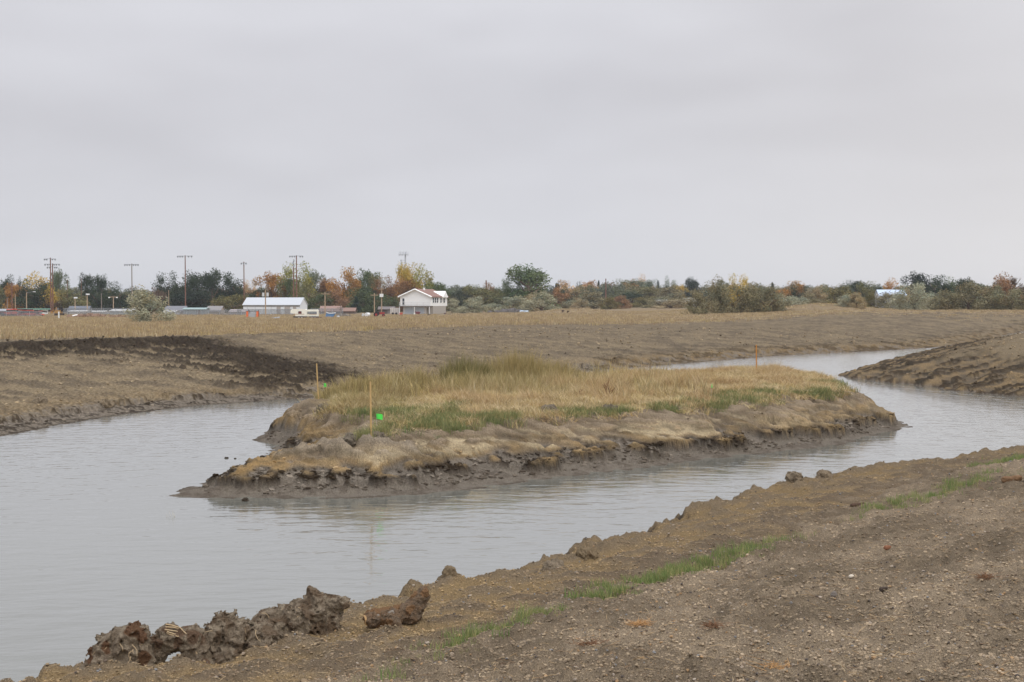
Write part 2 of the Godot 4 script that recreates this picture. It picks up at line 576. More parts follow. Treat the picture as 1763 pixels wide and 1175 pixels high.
# kinds: shape, colour seen in the photograph (before self-shading)
var looks := {
	"dark": ["round", 52, 63, 43], "green": ["round", 84, 96, 62], "olive": ["round", 106, 104, 70], "yellow": ["round", 170, 146, 66], "lime": ["round", 132, 128, 62],
	"gold": ["round", 166, 142, 66], "orange": ["round", 152, 114, 62], "rust": ["round", 124, 94, 62], "peach": ["round", 176, 148, 112], "grey_green": ["round", 100, 108, 86],
	"sage": ["bush", 146, 144, 122], "sage_dark": ["bush", 122, 116, 90], "olive_bush": ["bush", 108, 100, 62], "green_bush": ["bush", 78, 88, 58], "rust_bush": ["bush", 136, 108, 82],
	"tan_bush": ["bush", 150, 136, 108], "conifer": ["cone", 50, 64, 54], "pine": ["round", 44, 54, 42],
}

func tree(kind: String, x: float, d: float, top: float, width: float, label: String) -> void:
	var bare := kind == "bare"
	var shape: String = "bare" if bare else looks[kind][0]
	var bushy := shape == "bush"
	var y := ground(x, -d)
	var o := thing("bush" if bushy else "bare_tree" if bare else "conifer_tree" if shape == "cone" else "tree", label, "bush" if bushy else "tree", Vector3(x, y - 0.05, -d), 0.0, "bushes at the edge of the dry field" if bushy else "trees along the skyline")
	count += 1
	rng.seed = count * 77
	var h := (top - y) * 1.09
	var v := count % 4
	var turn := rng.randf() * TAU
	width *= 1.5 if bushy else 1.5
	var b := Basis(Vector3.UP, turn).scaled(Vector3(width, h, width))
	var t := part(o, "trunk", wood("bare" if bare else "bush" if bushy else "tree", v), bark)
	t.transform.basis = b if not bare else Basis(Vector3.UP, turn).scaled(Vector3(h, h, h) * 0.82)
	if bare: return
	if not leaf.has(kind):
		var m := StandardMaterial3D.new()
		m.albedo_color = lin(looks[kind][1], looks[kind][2], looks[kind][3], 1.55).linear_to_srgb()
		m.vertex_color_use_as_albedo = true
		m.roughness = 0.7
		m.metallic_specular = 0.25
		m.backlight_enabled = true
		m.backlight = Color(0.5, 0.5, 0.5)
		leaf[kind] = m
	part(o, "crown", crown(shape, v), leaf[kind]).transform.basis = b

# ---------------------------------------------------------------- lumps: roots, logs, clods (surface nets over capsules)
func lump(caps: Array, cut: Array, cell: float, amp: float, freq: float, seed_: int, c1: Color, c2: Color, c3: Color) -> ArrayMesh:
	var lo := Vector3.ONE * 1e9
	var hi := -lo
	for c in caps:
		for k in 2:
			lo = lo.min(c[k] - Vector3.ONE * (c[2 + k] + amp + cell * 2.0))
			hi = hi.max(c[k] + Vector3.ONE * (c[2 + k] + amp + cell * 2.0))
	var sz := Vector3i(((hi - lo) / cell).ceil())
	var n := FastNoiseLite.new()
	n.seed = seed_
	n.frequency = freq
	n.fractal_type = FastNoiseLite.FRACTAL_RIDGED
	n.fractal_octaves = 4
	var nx := sz.x
	var nxy := sz.x * sz.y
	var f := PackedFloat32Array()
	f.resize(nxy * sz.z)
	for z in sz.z:
		for y in sz.y:
			for x in sz.x:
				var p := lo + Vector3(x, y, z) * cell
				var v := 9.0
				for c in caps:
					var ab: Vector3 = c[1] - c[0]
					var t := clampf((p - c[0]).dot(ab) / maxf(ab.length_squared(), 1e-6), 0.0, 1.0)
					var dd: float = p.distance_to(c[0] + ab * t) - lerpf(c[2], c[3], t)
					var hh := clampf(0.5 + 0.5 * (v - dd) / 0.05, 0.0, 1.0)
					v = lerpf(v, dd, hh) - 0.05 * hh * (1.0 - hh)
				if v < amp * 1.6: v -= amp * (n.get_noise_3dv(p) + 0.2) + amp * 0.35 * nb.get_noise_3dv(p * (freq * 4.0))
				for c in cut:
					var ab: Vector3 = c[1] - c[0]
					var t := clampf((p - c[0]).dot(ab) / maxf(ab.length_squared(), 1e-6), 0.0, 1.0)
					v = maxf(v, lerpf(c[2], c[3], t) - p.distance_to(c[0] + ab * t))
				f[z * nxy + y * nx + x] = v
	var map := {}
	var verts := PackedVector3Array()
	var cols := PackedColorArray()
	for z in sz.z - 1:
		for y in sz.y - 1:
			for x in sz.x - 1:
				var q := z * nxy + y * nx + x
				var inside := 0
				var sum := Vector3.ZERO
				var hits := 0
				var corner := [f[q], f[q + 1], f[q + nx], f[q + nx + 1], f[q + nxy], f[q + nxy + 1], f[q + nxy + nx], f[q + nxy + nx + 1]]
				for k in 8:
					if corner[k] < 0.0: inside += 1
				if inside == 0 or inside == 8: continue
				for k in 8:
					for bit in [1, 2, 4]:
						if k & bit: continue
						var a: float = corner[k]
						var b: float = corner[k | bit]
						if (a < 0.0) == (b < 0.0): continue
						var t := a / (a - b)
						var p := Vector3(k & 1, (k >> 1) & 1, k >> 2)
						p[0 if bit == 1 else 1 if bit == 2 else 2] += t
						sum += p
						hits += 1
				map[q] = verts.size()
				var w := lo + (Vector3(x, y, z) + sum / hits) * cell
				verts.append(w)
				var m := nb.get_noise_3d(w.x * 9.0 + seed_, w.y * 9.0, w.z * 9.0)
				var m2 := na.get_noise_3d(w.x * 5.0, w.y * 5.0 + seed_, w.z * 5.0)
				cols.append(c1.lerp(c2, clampf(0.5 + m + 0.5 * nb.get_noise_3dv(w * 40.0), 0.0, 1.0)).lerp(c3, smoothstep(0.10, 0.40, m2)))
	var idx := PackedInt32Array()
	for q: int in map:
		var x := q % nx
		var y := (q / nx) % sz.y
		var z := q / nxy
		for e in [[1, nx, nxy, y, z], [nx, nxy, 1, z, x], [nxy, 1, nx, x, y]]:
			if e[3] == 0 or e[4] == 0: continue
			var a := f[q] < 0.0
			if a == (f[q + e[0]] < 0.0): continue
			var v0: int = map[q]
			var v1: int = map.get(q - e[1], -1)
			var v2: int = map.get(q - e[1] - e[2], -1)
			var v3: int = map.get(q - e[2], -1)
			if v1 < 0 or v2 < 0 or v3 < 0: continue
			var o := [v0, v1, v2, v0, v2, v3] if not a else [v0, v2, v1, v0, v3, v2]
			for i in o: idx.append(i)
	return raw_mesh(verts, cols, PackedVector3Array(), idx)

# ---------------------------------------------------------------- the scene
func _ready() -> void:
	var cam := Camera3D.new()
	cam.name = "camera"
	add_child(cam)
	cam.position = Vector3(0, 3.9, 0)
	cam.rotation.x = -atan((587.5 - 522.0) / 2200.0)
	cam.fov = rad_to_deg(2.0 * atan(587.5 / 2200.0))
	cam.near = 0.1
	cam.far = 9000.0
	cam.current = true

	var env := Environment.new()
	env.background_mode = Environment.BG_SKY
	env.tonemap_mode = Environment.TONE_MAPPER_LINEAR
	env.tonemap_exposure = 1.0
	env.sdfgi_enabled = true
	env.ssao_enabled = true
	env.ssil_enabled = true
	env.fog_enabled = true
	env.fog_density = 0.00018
	env.fog_light_color = Color(0.84, 0.86, 0.90)
	var sky := Sky.new()
	var pan := PanoramaSkyMaterial.new()
	pan.panorama = ImageTexture.create_from_image(sky_image())
	sky.sky_material = pan
	env.sky = sky
	var we := WorldEnvironment.new()
	we.name = "environment"
	we.environment = env
	add_child(we)
	var sun := DirectionalLight3D.new()
	sun.name = "sun"
	sun.light_energy = 0.36
	sun.light_angular_distance = 40.0
	sun.light_color = Color(1.0, 0.96, 0.90)
	sun.rotation_degrees = Vector3(-52, 35, 0)
	sun.shadow_enabled = true
	sun.sky_mode = DirectionalLight3D.SKY_MODE_LIGHT_ONLY
	add_child(sun)

	for n: FastNoiseLite in [na, nb, nc]:
		n.noise_type = FastNoiseLite.TYPE_SIMPLEX
		n.frequency = 1.0
		n.fractal_type = FastNoiseLite.FRACTAL_NONE
	na.seed = 3
	nb.seed = 11
	nb.fractal_type = FastNoiseLite.FRACTAL_FBM
	nb.fractal_octaves = 2
	nc.seed = 29
	nc.fractal_type = FastNoiseLite.FRACTAL_FBM
	nc.fractal_octaves = 3
	var t0 := Time.get_ticks_msec()
	make_field("near", PackedVector2Array([Vector2(-60.00, -60.00), Vector2(-60.00, 1.00), Vector2(-30.00, 3.00), Vector2(-12.00, 7.00), Vector2(-6.20, 10.40), Vector2(-5.20, 12.00), Vector2(-4.68, 13.06), Vector2(-3.61, 13.56), Vector2(-2.99, 14.44), Vector2(-2.19, 15.61), Vector2(-1.38, 16.59), Vector2(-0.18, 17.93), Vector2(0.96, 19.40), Vector2(2.23, 21.41), Vector2(3.53, 23.54), Vector2(4.87, 25.52), Vector2(6.82, 27.77), Vector2(8.15, 28.90), Vector2(9.91, 30.23), Vector2(13.13, 32.66), Vector2(22.00, 38.50), Vector2(40.00, 41.00), Vector2(90.00, 38.00), Vector2(120.00, 36.00), Vector2(120.00, -60.00)]), -20, -2, 45, 46, 0.4)
	make_field("island", PackedVector2Array([Vector2(-7.10, 25.52), Vector2(-5.11, 25.37), Vector2(-3.26, 25.37), Vector2(-2.13, 25.75), Vector2(-0.98, 26.47), Vector2(0.23, 27.68), Vector2(1.56, 28.80), Vector2(2.98, 29.91), Vector2(4.59, 31.57), Vector2(6.26, 32.79), Vector2(8.06, 34.10), Vector2(9.29, 35.22), Vector2(10.76, 37.55), Vector2(12.65, 40.20), Vector2(12.90, 43.00), Vector2(13.40, 47.00), Vector2(13.90, 52.00), Vector2(13.20, 56.50), Vector2(10.00, 58.50), Vector2(3.00, 56.00), Vector2(-2.50, 51.00), Vector2(-6.20, 46.00), Vector2(-7.60, 41.00), Vector2(-7.40, 37.50), Vector2(-7.37, 36.27), Vector2(-6.43, 34.79), Vector2(-6.34, 31.93), Vector2(-6.20, 31.20), Vector2(-6.48, 29.19), Vector2(-6.77, 27.41)]), -11, 22, 19, 62, 0.25)
	make_field("spit", PackedVector2Array([Vector2(17.21, 66.97), Vector2(18.01, 63.97), Vector2(18.91, 61.22), Vector2(19.73, 57.13), Vector2(21.10, 52.57), Vector2(27.00, 50.00), Vector2(50.00, 50.00), Vector2(100.00, 48.00), Vector2(140.00, 45.00), Vector2(140.00, 230.00), Vector2(90.00, 205.00), Vector2(62.53, 156.02), Vector2(35.09, 105.90), Vector2(25.30, 85.76), Vector2(19.23, 72.05)]), 13, 42, 100, 215, 0.7)
	make_field("far", PackedVector2Array([Vector2(-100.00, 11.00), Vector2(-60.00, 13.00), Vector2(-30.00, 17.00), Vector2(-19.50, 26.00), Vector2(-16.30, 33.00), Vector2(-14.95, 37.22), Vector2(-14.68, 38.74), Vector2(-14.40, 40.97), Vector2(-13.71, 44.15), Vector2(-12.75, 46.56), Vector2(-11.78, 48.68), Vector2(-10.13, 50.40), Vector2(-8.05, 52.57), Vector2(-5.00, 60.00), Vector2(1.00, 69.00), Vector2(8.10, 77.95), Vector2(14.13, 86.63), Vector2(20.31, 95.30), Vector2(27.80, 102.12), Vector2(36.91, 111.41), Vector2(48.53, 132.00), Vector2(70.19, 175.14), Vector2(80.00, 190.00), Vector2(140.00, 240.00), Vector2(140.00, 320.00), Vector2(-100.00, 320.00)]), -60, 9, 110, 220, 0.7)
	f_near = fields.near
	f_island = fields.island
	f_spit = fields.spit
	f_far = fields.far
	print("fields ", Time.get_ticks_msec() - t0)

	var soils := []
	var grain := noise_texture(0.05, 5, 0.55, 1.0, 1024, 5)
	var pits := noise_texture(0.06, 5, 0.0, 1.0, 1024, 9)
	for i in 4:
		var m := StandardMaterial3D.new()
		m.vertex_color_use_as_albedo = true
		m.albedo_color = Color(1, 1, 1)
		m.albedo_texture = grain
		m.heightmap_enabled = true
		m.heightmap_texture = pits
		m.heightmap_scale = [2.5, 2.0, 6.0, 8.0][i]
		m.uv1_triplanar = true
		m.uv1_world_triplanar = true
		m.uv1_scale = Vector3.ONE * [0.9, 0.45, 0.25, 0.12][i]
		m.roughness = 0.95
		m.metallic_specular = 0.2
		soils.append(m)
	build_land(soils)
	print("land ", Time.get_ticks_msec() - t0)
	build_water()
	bark = mat(92, 78, 66, 0.95)
	build_grass()
	print("grass ", Time.get_ticks_msec() - t0)
	build_trees()
	build_poles()
	build_buildings()
	build_yard()
	build_stakes()
	build_roots(soils[0])
	build_litter()
	print("all ", Time.get_ticks_msec() - t0)

func sky_image() -> Image:
	var w := 1024
	var h := 512
	var im := Image.create_empty(w, h, false, Image.FORMAT_RGBF)
	var n := FastNoiseLite.new()
	n.seed = 21
	n.frequency = 1.0
	n.fractal_octaves = 4
	for y in h:
		var el := (0.5 - (y + 0.5) / h) * PI
		for x in w:
			var az := (x + 0.5) / w * TAU       # 0 straight ahead (-z), 90 degrees to the right
			var c := Color(0.60, 0.61, 0.645)
			if el > 0.0:
				# long low bands of a closed cloud deck, brighter towards the zenith as overcast skies are
				var q := Vector3(sin(az) * cos(el), sin(el) * 4.0, cos(az) * cos(el))
				var a := n.get_noise_3d(q.x * 1.5, q.y * 1.5, q.z * 1.5)
				var b := n.get_noise_3d(q.x * 5.0 + 9.0, q.y * 5.5, q.z * 5.0)
				var dens := 0.45 + 1.0 * a + 0.35 * b
				c = Color(0.69, 0.69, 0.73).lerp(Color(0.565, 0.56, 0.595), clampf(dens, 0.0, 1.0))
				var low := exp(-el / 0.10)
				c = c.lerp(Color(0.70, 0.71, 0.735), 0.8 * low)
				c *= 1.0 + 1.5 * smoothstep(0.30, 1.2, el)
				var warm := clampf(sin(az) * 2.2 - 0.1, 0.0, 1.0) * exp(-el / 0.22) * cos(az * 0.5)
				c = c.lerp(Color(0.84, 0.80, 0.765), 0.75 * warm)
			im.set_pixel(x, y, Color(c.r * 1.02, c.g * 1.025, c.b * 1.035))
	return im

func build_water() -> void:
	var m := StandardMaterial3D.new()
	m.clearcoat_enabled = true
	m.clearcoat = 0.45
	m.clearcoat_roughness = 0.08
	m.albedo_color = lin(96, 98, 92, 1.5).linear_to_srgb()
	m.roughness = 0.06
	m.metallic_specular = 0.7
	m.normal_enabled = true
	m.normal_scale = 0.62
	m.normal_texture = noise_texture(0.012, 4, 0, 1, 1024, 41, 3.0)
	m.uv1_triplanar = true
	m.uv1_world_triplanar = true
	m.uv1_scale = Vector3(0.06, 0.1, 0.14)
	var p := PlaneMesh.new()
	p.size = Vector2(300, 230)
	var o := part(self, "water", p, m)
	o.position = Vector3(20, 0, -105)
	tag(o, "calm grey silty channel water with fine ripples around the island", "water", "", "structure")

func in_poly(p: Vector2, a: PackedVector2Array) -> bool:
	return Geometry2D.is_point_in_polygon(p, a)

func build_grass() -> void:
	var m := StandardMaterial3D.new()
	m.vertex_color_use_as_albedo = true
	m.roughness = 0.8
	m.metallic_specular = 0.2
	m.backlight_enabled = true
	m.backlight = Color(0.5, 0.5, 0.5)
	# the island
	var dry := []
	var dry_c := []
	var green := []
	var green_c := []
	var tall := []
	var tall_c := []
	var straw := [lin(176, 161, 126), lin(162, 144, 110), lin(190, 177, 146), lin(142, 126, 98), lin(170, 153, 106)]
	rng.seed = 5
	for i in 60000:
		var x := rng.randf_range(-8.5, 15.5)
		var d := rng.randf_range(26.5, 58.5)
		land(x, d)
		if tr != 1 or te < 2.7 or th < 0.75: continue
		var e := te + 0.7 * na.get_noise_2d(x * 0.7, d * 0.7) + 0.25 * rng.randfn()
		if e < 3.05 or (x < -5.3 and d < 40.2): continue
		if absf(x + 4.6) < 1.1 and d < 31.5 and d > 28.5 and rng.randf() < 0.85: continue     # the bare hollow at the left end
		var n := na.get_noise_2d(x * 0.35 + 3.0, d * 0.35)
		var front := d < 31.0 + (x + 3.0) * 0.85 + 4.0 and x > -4.7
		var is_green := front and e < 4.6 + 0.9 * n + (0.5 if x < -0.5 else 0.0) and e > 3.05 and rng.randf() < 0.15 + 1.1 * maxf(0.0, na.get_noise_2d(x * 0.55, d * 0.4 + 8.0) + 0.30) + (0.35 if x < -0.5 else 0.0)
		var b := Basis(Vector3.UP, rng.randf() * TAU)
		var c: Color
		if is_green:
			c = lin(90, 107, 70).lerp(lin(150, 140, 98), rng.randf() * 0.85)
			green.append(Transform3D(b.scaled(Vector3.ONE * rng.randf_range(0.6, 1.2)), Vector3(x, th, -d)))
			green_c.append(c)
			continue
		var far := clampf((e - 3.6) / 5.5, 0.0, 1.0)
		var s := rng.randf_range(0.32, 0.66) * (0.38 + 0.62 * far) * (1.0 + 0.3 * n)
		s *= 1.0 + 0.40 * na.get_noise_2d(x * 1.1, d * 0.8 + 60.0)
		if rng.randf() < 0.04: s *= 1.35
		c = straw[rng.randi() % 5]
		if n > 0.12: c = c.lerp(lin(152, 122, 88), 0.35)
		var hump := exp(-pow((x + 1.0 - (d - 45.0) * 0.05) / 2.6, 2.0)) * smoothstep(37.0, 43.0, d)
		if rng.randf() < hump * 0.6:
			s *= 1.0 + 1.4 * hump
			c = c.lerp(lin(128, 122, 80), rng.randf_range(0.2, 0.8))
		if x < -3.0 and d > 33.0:
			c = c.lerp(lin(116, 114, 74), rng.randf_range(0.0, 0.7))
			s *= 1.05
		dry.append(Transform3D(b.scaled(Vector3(1, s / 0.6, 1)), Vector3(x, th, -d)))
		dry_c.append(c)
	var clumps := [[-1.75, 43.5, 0.7, 1.6], [-1.3, 44.5, 0.6, 1.45], [0.4, 46.0, 1.0, 1.75], [1.6, 46.5, 0.8, 1.15], [-3.4, 43.0, 1.2, 1.1], [-4.8, 40.0, 1.0, 1.0], [-0.2, 45.4, 0.9, 1.65]]
	for k in clumps.size():
		for i in 150:
			var x: float = clumps[k][0] + rng.randfn() * clumps[k][2] * 0.7
			var d: float = clumps[k][1] + rng.randfn() * clumps[k][2] * 0.7
			var off: float = pow((x - clumps[k][0]) / clumps[k][2], 2.0) + 0.5 * pow((d - clumps[k][1]) / clumps[k][2], 2.0)
			tall.append(Transform3D(Basis(Vector3.UP, rng.randf() * TAU).scaled(Vector3(1, (0.45 + 0.55 * exp(-off)) * clumps[k][3] * rng.randf_range(0.65, 1.2), 1)), Vector3(x, ground(x, -d), -d)))
			tall_c.append((lin(98, 97, 60) if k < 2 else lin(134, 124, 84)).lerp(lin(168, 148, 108), rng.randf() * (0.4 if k < 2 else 0.7)))
	for i in 260:
		var x := rng.randf_range(-5.0, 6.0)
		var d := rng.randf_range(38.0, 50.0)
		land(x, d)
		if tr != 1 or te < 4.0: continue
		tall.append(Transform3D(Basis(Vector3.UP, rng.randf() * TAU).scaled(Vector3(1.1, rng.randf_range(0.6, 1.15), 1.1)), Vector3(x, th, -d)))
		tall_c.append(straw[rng.randi() % 5].lerp(lin(120, 112, 72), rng.randf() * 0.8))
	scatter("dry_grass", tuft(14, 0.62, 0.18, 0.34, 0.0060, 1), m, dry, dry_c, "tan and straw coloured dry grass covering the top of the island", "grass")
	scatter("green_grass", tuft(16, 0.30, 0.14, 0.10, 0.006, 2), m, green, green_c, "short green grass along the front edge of the island bank", "grass")
	scatter("tall_reed_grass", tuft(16, 1.0, 0.20, 0.10, 0.007, 3), m, tall, tall_c, "tall olive green reed grass standing at the back middle of the island", "grass")
	# the green strip on the near bank
	green = []
	green_c = []
	rng.seed = 9
	var runs := [[Vector2(-1.09, 10.75), Vector2(-0.67, 11.99), 0.10], [Vector2(-0.63, 12.33), Vector2(0.42, 13.46), 0.75], [Vector2(0.84, 14.12), Vector2(0.97, 14.32), 0.9], [Vector2(0.98, 14.38), Vector2(2.22, 15.77), 1.0], [Vector2(2.13, 15.60), Vector2(3.60, 17.58), 1.0], [Vector2(5.45, 19.28), Vector2(7.40, 21.09), 0.5], [Vector2(7.24, 20.90), Vector2(8.71, 22.75), 0.25], [Vector2(9.65, 25.85), Vector2(10.90, 27.12), 0.8], [Vector2(10.90, 27.12), Vector2(12.49, 28.29), 0.8]]
	for rn in runs:
		var length: float = rn[0].distance_to(rn[1])
		for i in int(length * 260.0 * rn[2]):
			var p: Vector2 = rn[0].lerp(rn[1], rng.randf()) + Vector2(rng.randfn(), rng.randfn()) * 0.20
			if na.get_noise_2d(p.x * 1.8, p.y * 1.8) < -0.12 and rng.randf() < 0.9: continue
			green.append(Transform3D(Basis(Vector3.UP, rng.randf() * TAU).scaled(Vector3.ONE * rng.randf_range(0.5, 1.15)), Vector3(p.x, ground(p.x, -p.y), -p.y)))
			green_c.append(lin(98, 116, 70).lerp(lin(158, 148, 104), rng.randf() * rng.randf()))
	scatter("green_grass", tuft(10, 0.17, 0.08, 0.05, 0.004, 4), m, green, green_c, "thin strip of fresh green grass running along the near dirt bank", "grass")
	# dry grass of the plain
	dry = []
	dry_c = []
	rng.seed = 13
	while dry.size() < 42000:
		var d := 84.0 + 236.0 * pow(rng.randf(), 1.3)
		var u := rng.randf_range(-0.47, 0.47)
		var x := u * d
		land(x, d)
		if tr != 3: continue
		var edge := 88.0 + smoothstep(-30.0, 5.0, x) * 62.0 + smoothstep(10.0, 60.0, x) * 50.0 + 8.0 * na.get_noise_2d(x * 0.35, d * 0.35)
		if d < edge + rng.randf_range(-6.0, 6.0): continue
		var g := na.get_noise_2d(x * 0.03, d * 0.05)
		if d > 250.0 and absf(x - (-26.0 + (d - 265.0) * 0.22)) < 4.0: continue
		var s := rng.randf_range(0.5, 1.1) * (1.0 + g * 0.5) * (1.0 if x < 20.0 else 0.6)
		dry.append(Transform3D(Basis(Vector3.UP, rng.randf() * TAU).scaled(Vector3(1, s, 1)), Vector3(x, th, -d)))
		dry_c.append(straw[rng.randi() % 5].lerp(lin(150, 132, 108), rng.randf()))
	scatter("dry_grass", tuft(16, 0.5, 0.9, 0.08, 0.025, 6), m, dry, dry_c, "dry tan grass of the plain between the graded dirt and the trees", "grass")
	# dark weeds that stand up from the island's grass, and a reddish weed patch on the plain
	var weed := mat(92, 66, 48)
	for w in [[1047, 690, 0.75, "dark dead branching weed standing in the island grass, the taller one"], [1000, 697, 0.5, "short dark seed stalk in the island grass, left of the taller weed"]]:
		var p := Vector2((w[0] - 881.5) / 2200.0 * 38.5, 38.5)
		var st := begin()
		rng.seed = int(w[0])
		grow(st, Vector3.ZERO, Vector3(-0.15, 1, 0).normalized(), w[2] * 0.5, 0.012, 2)
		grow(st, Vector3.ZERO, Vector3(0.2, 1, 0).normalized(), w[2] * 0.4, 0.012, 2)
		var o := part(self, "dead_weed", done(st), weed)
		o.position = Vector3(p.x, ground(p.x, -p.y), -p.y)
		tag(o, w[3], "weed")
	# pale blades that poke out of the water
	var st := begin()
	rng.seed = 4
	for i in 7:
		var b := Vector3(rng.randf_range(-0.12, 0.12), -0.03, rng.randf_range(-0.05, 0.05))
		add_tube(st, [b, b + Vector3(rng.randfn() * 0.03, rng.randf_range(0.08, 0.16), 0)], [0.004, 0.001], 3)
	var reed := part(self, "water_weed", done(st), mat(176, 172, 158))
	reed.position = Vector3(Vector2(-6.26, 23.22).x, 0, -Vector2(-6.26, 23.22).y)
	tag(reed, "few pale grass blades poking out of the water near the island tip", "grass")

func build_trees() -> void:
	tree("dark", -171.6, 430.0, 11.32, 4.69, "dark green tree at the left edge of the photo, behind the grey gable roof")
	tree("dark", -172.2, 440.0, 12.69, 3.40, "narrow dark green tree rising above the orange tree at far left")
	tree("dark", -170.9, 445.0, 12.38, 2.23, "slim dark treetop right of the narrow one at far left")
	tree("orange", -159.9, 410.0, 9.86, 5.96, "yellow-orange tree behind the dark power pole at far left")
	tree("olive", -170.9, 420.0, 9.62, 6.49, "olive tree cut by the left edge of the photo")
	tree("dark", -152.6, 405.0, 10.70, 8.47, "broad dark green tree between the orange and the golden tree")
	tree("yellow", -156.9, 432.0, 13.51, 10.60, "large golden yellow tree behind the close pair of floodlight poles")
	tree("green", -161.4, 455.0, 15.26, 5.38, "pale green treetop rising behind the golden yellow tree")
	tree("bare", -140.6, 395.0, 7.49, 6.46, "grey leafless brushy tree below the golden yellow tree")
	tree("green", -153.8, 440.0, 10.69, 3.20, "slim green tree at the right shoulder of the golden yellow tree")
	tree("olive", -136.4, 398.0, 8.60, 8.32, "olive and brown tree behind the tan lamp posts at left")
	tree("dark", -142.9, 430.0, 13.27, 5.86, "tall dark green tree above the olive tree, left of its close twin")
	tree("dark", -138.3, 432.0, 12.72, 4.71, "tall dark green tree, right one of the two close twins at left")
	tree("dark", -131.8, 405.0, 8.31, 5.52, "lower dark green tree filling the gap below the twin dark trees")
	tree("dark", -128.9, 420.0, 10.19, 7.64, "dark green tree just left above the grey-green bushy tree")
	tree("sage", -45.2, 158.0, 5.84, 4.17, "large grey-green bushy tree standing alone in the dry grass at left")
	tree("bare", -113.7, 410.0, 12.83, 5.59, "leafless grey tree at the left end of the long dark green group")
	tree("dark", -114.6, 425.0, 13.35, 6.57, "dark green tree right of the leafless grey tree, left end of the dark group")
	tree("dark", -108.7, 420.0, 13.62, 7.64, "dark green tree behind the single tall floodlight pole")
	tree("dark", -104.3, 424.0, 13.33, 7.71, "dark green tree right of the tall floodlight pole in the dark group")
	tree("dark", -98.6, 420.0, 14.19, 7.25, "tallest dark green tree of the long dark group")
	tree("dark", -96.5, 428.0, 13.22, 6.61, "dark green tree right of the tallest one in the dark group")
	tree("dark", -90.5, 425.0, 12.77, 7.34, "dark green tree at the right end of the long dark group by the pole")
	tree("pine", -100.2, 400.0, 7.90, 10.91, "low dark tree mass below the long dark group behind the green shed")
	tree("olive_bush", -82.6, 380.0, 7.70, 8.64, "dark olive bush left of the white metal building")
	tree("peach", -91.9, 450.0, 11.46, 4.50, "pale peach coloured tree right of the long dark group")
	tree("dark", -84.3, 425.0, 8.14, 5.02, "small dark green tree behind the left end of the white metal building")
	tree("orange", -81.0, 430.0, 13.66, 8.99, "orange-brown tree behind the white metal building")
	tree("green", -74.8, 425.0, 12.00, 4.64, "green tree between the orange-brown and the yellow-green tree")
	tree("lime", -71.9, 428.0, 16.33, 8.95, "tall yellow-green tree behind the floodlight poles at the white building")
	tree("olive", -66.3, 415.0, 10.31, 7.55, "olive green tree right of the white metal building")
	tree("grey_green", -68.1, 440.0, 14.68, 6.40, "rounded grey-green tree right of the tall yellow-green one")
	tree("rust", -61.8, 430.0, 11.71, 5.47, "rust brown tree left of the bright orange tree")
	tree("orange", -55.7, 425.0, 14.70, 8.50, "bright orange tree at mid left with a gap of sky below")
	tree("green", -54.5, 445.0, 13.59, 4.45, "green treetop right of the bright orange tree")
	tree("green", -49.7, 440.0, 14.88, 8.00, "green tree with bare tips left of the rust trees")
	tree("olive", -46.3, 436.0, 13.00, 4.76, "olive brown tree between the bare tipped green one and the rust tree")
	tree("rust", -42.8, 425.0, 12.00, 6.18, "rust red tree left of the white house")
	tree("orange", -39.4, 430.0, 12.68, 5.86, "orange tree behind the utility pole with the box")
	tree("green_bush", -47.5, 400.0, 9.35, 9.45, "broad green bushy tree before the orange and rust trees")
	tree("green_bush", -40.6, 395.0, 7.85, 7.90, "green bushy tree left behind the white house")
	tree("conifer", -46.4, 380.0, 5.45, 3.45, "dark green conifer before the broad green bushy tree")
	tree("rust_bush", -54.8, 400.0, 7.90, 8.00, "rust and green thicket behind the brown roofed sheds")
	tree("green_bush", -59.1, 395.0, 6.95, 7.18, "green thicket right of the white metal building")
	tree("gold", -38.3, 450.0, 16.76, 5.73, "yellow tree below the phone mast, left half of the yellow group")
	tree("gold", -33.9, 445.0, 16.42, 6.88, "tall yellow tree behind the ridge of the white house")
	tree("lime", -27.9, 440.0, 16.08, 8.00, "yellow-green tree right of the yellow group behind the house roof")
	tree("rust", -35.0, 420.0, 11.14, 7.64, "rust orange tree between the yellow trees and the house gable")
	tree("green", -24.8, 415.0, 10.31, 6.79, "green tree behind the right end of the house roof")
	tree("grey_green", -25.2, 520.0, 9.09, 8.04, "hazy grey-green tree right of the white house")
	tree("grey_green", -23.3, 560.0, 11.27, 5.60, "small hazy treetop right of the white house, left of the pair")
	tree("grey_green", -20.3, 570.0, 11.66, 5.18, "small hazy treetop right of the white house, right of the pair")
	tree("olive", -11.4, 420.0, 9.24, 9.93, "green and orange tinged tree between the house and the big round tree")
	tree("rust", -9.1, 440.0, 10.09, 6.00, "rust topped tree right behind the green and orange tinged one")
	tree("green", -5.0, 430.0, 8.78, 6.65, "dark green tree left of the big round tree")
	tree("olive", -2.9, 415.0, 7.10, 7.55, "brownish green tree at the left foot of the big round tree")
	tree("green", 5.2, 400.0, 14.97, 13.82, "big round green tree, the tallest in the middle of the photo")
	tree("green", 0.5, 405.0, 11.62, 6.26, "green side tree leaning at the left of the big round tree")
	tree("sage", -16.5, 350.0, 5.17, 4.45, "grey-green bush directly right of the white house")
	tree("sage", -10.6, 345.0, 5.78, 6.27, "grey-green rounded bush left of the brush heap")
	tree("sage", -5.0, 350.0, 4.38, 5.73, "low grey-green bush behind the left end of the brush heap")
	tree("sage", 0.1, 345.0, 5.94, 6.90, "grey-green bush above the brush heap")
	tree("sage", 7.7, 335.0, 6.79, 7.61, "large rounded grey-green bush right of the brush heap")
	tree("tan_bush", 5.3, 350.0, 6.28, 4.77, "pale tan bush between the two rounded bushes at the brush heap")
	tree("conifer", 22.5, 640.0, 12.62, 8.73, "bluish conifer tops right of the big round tree")
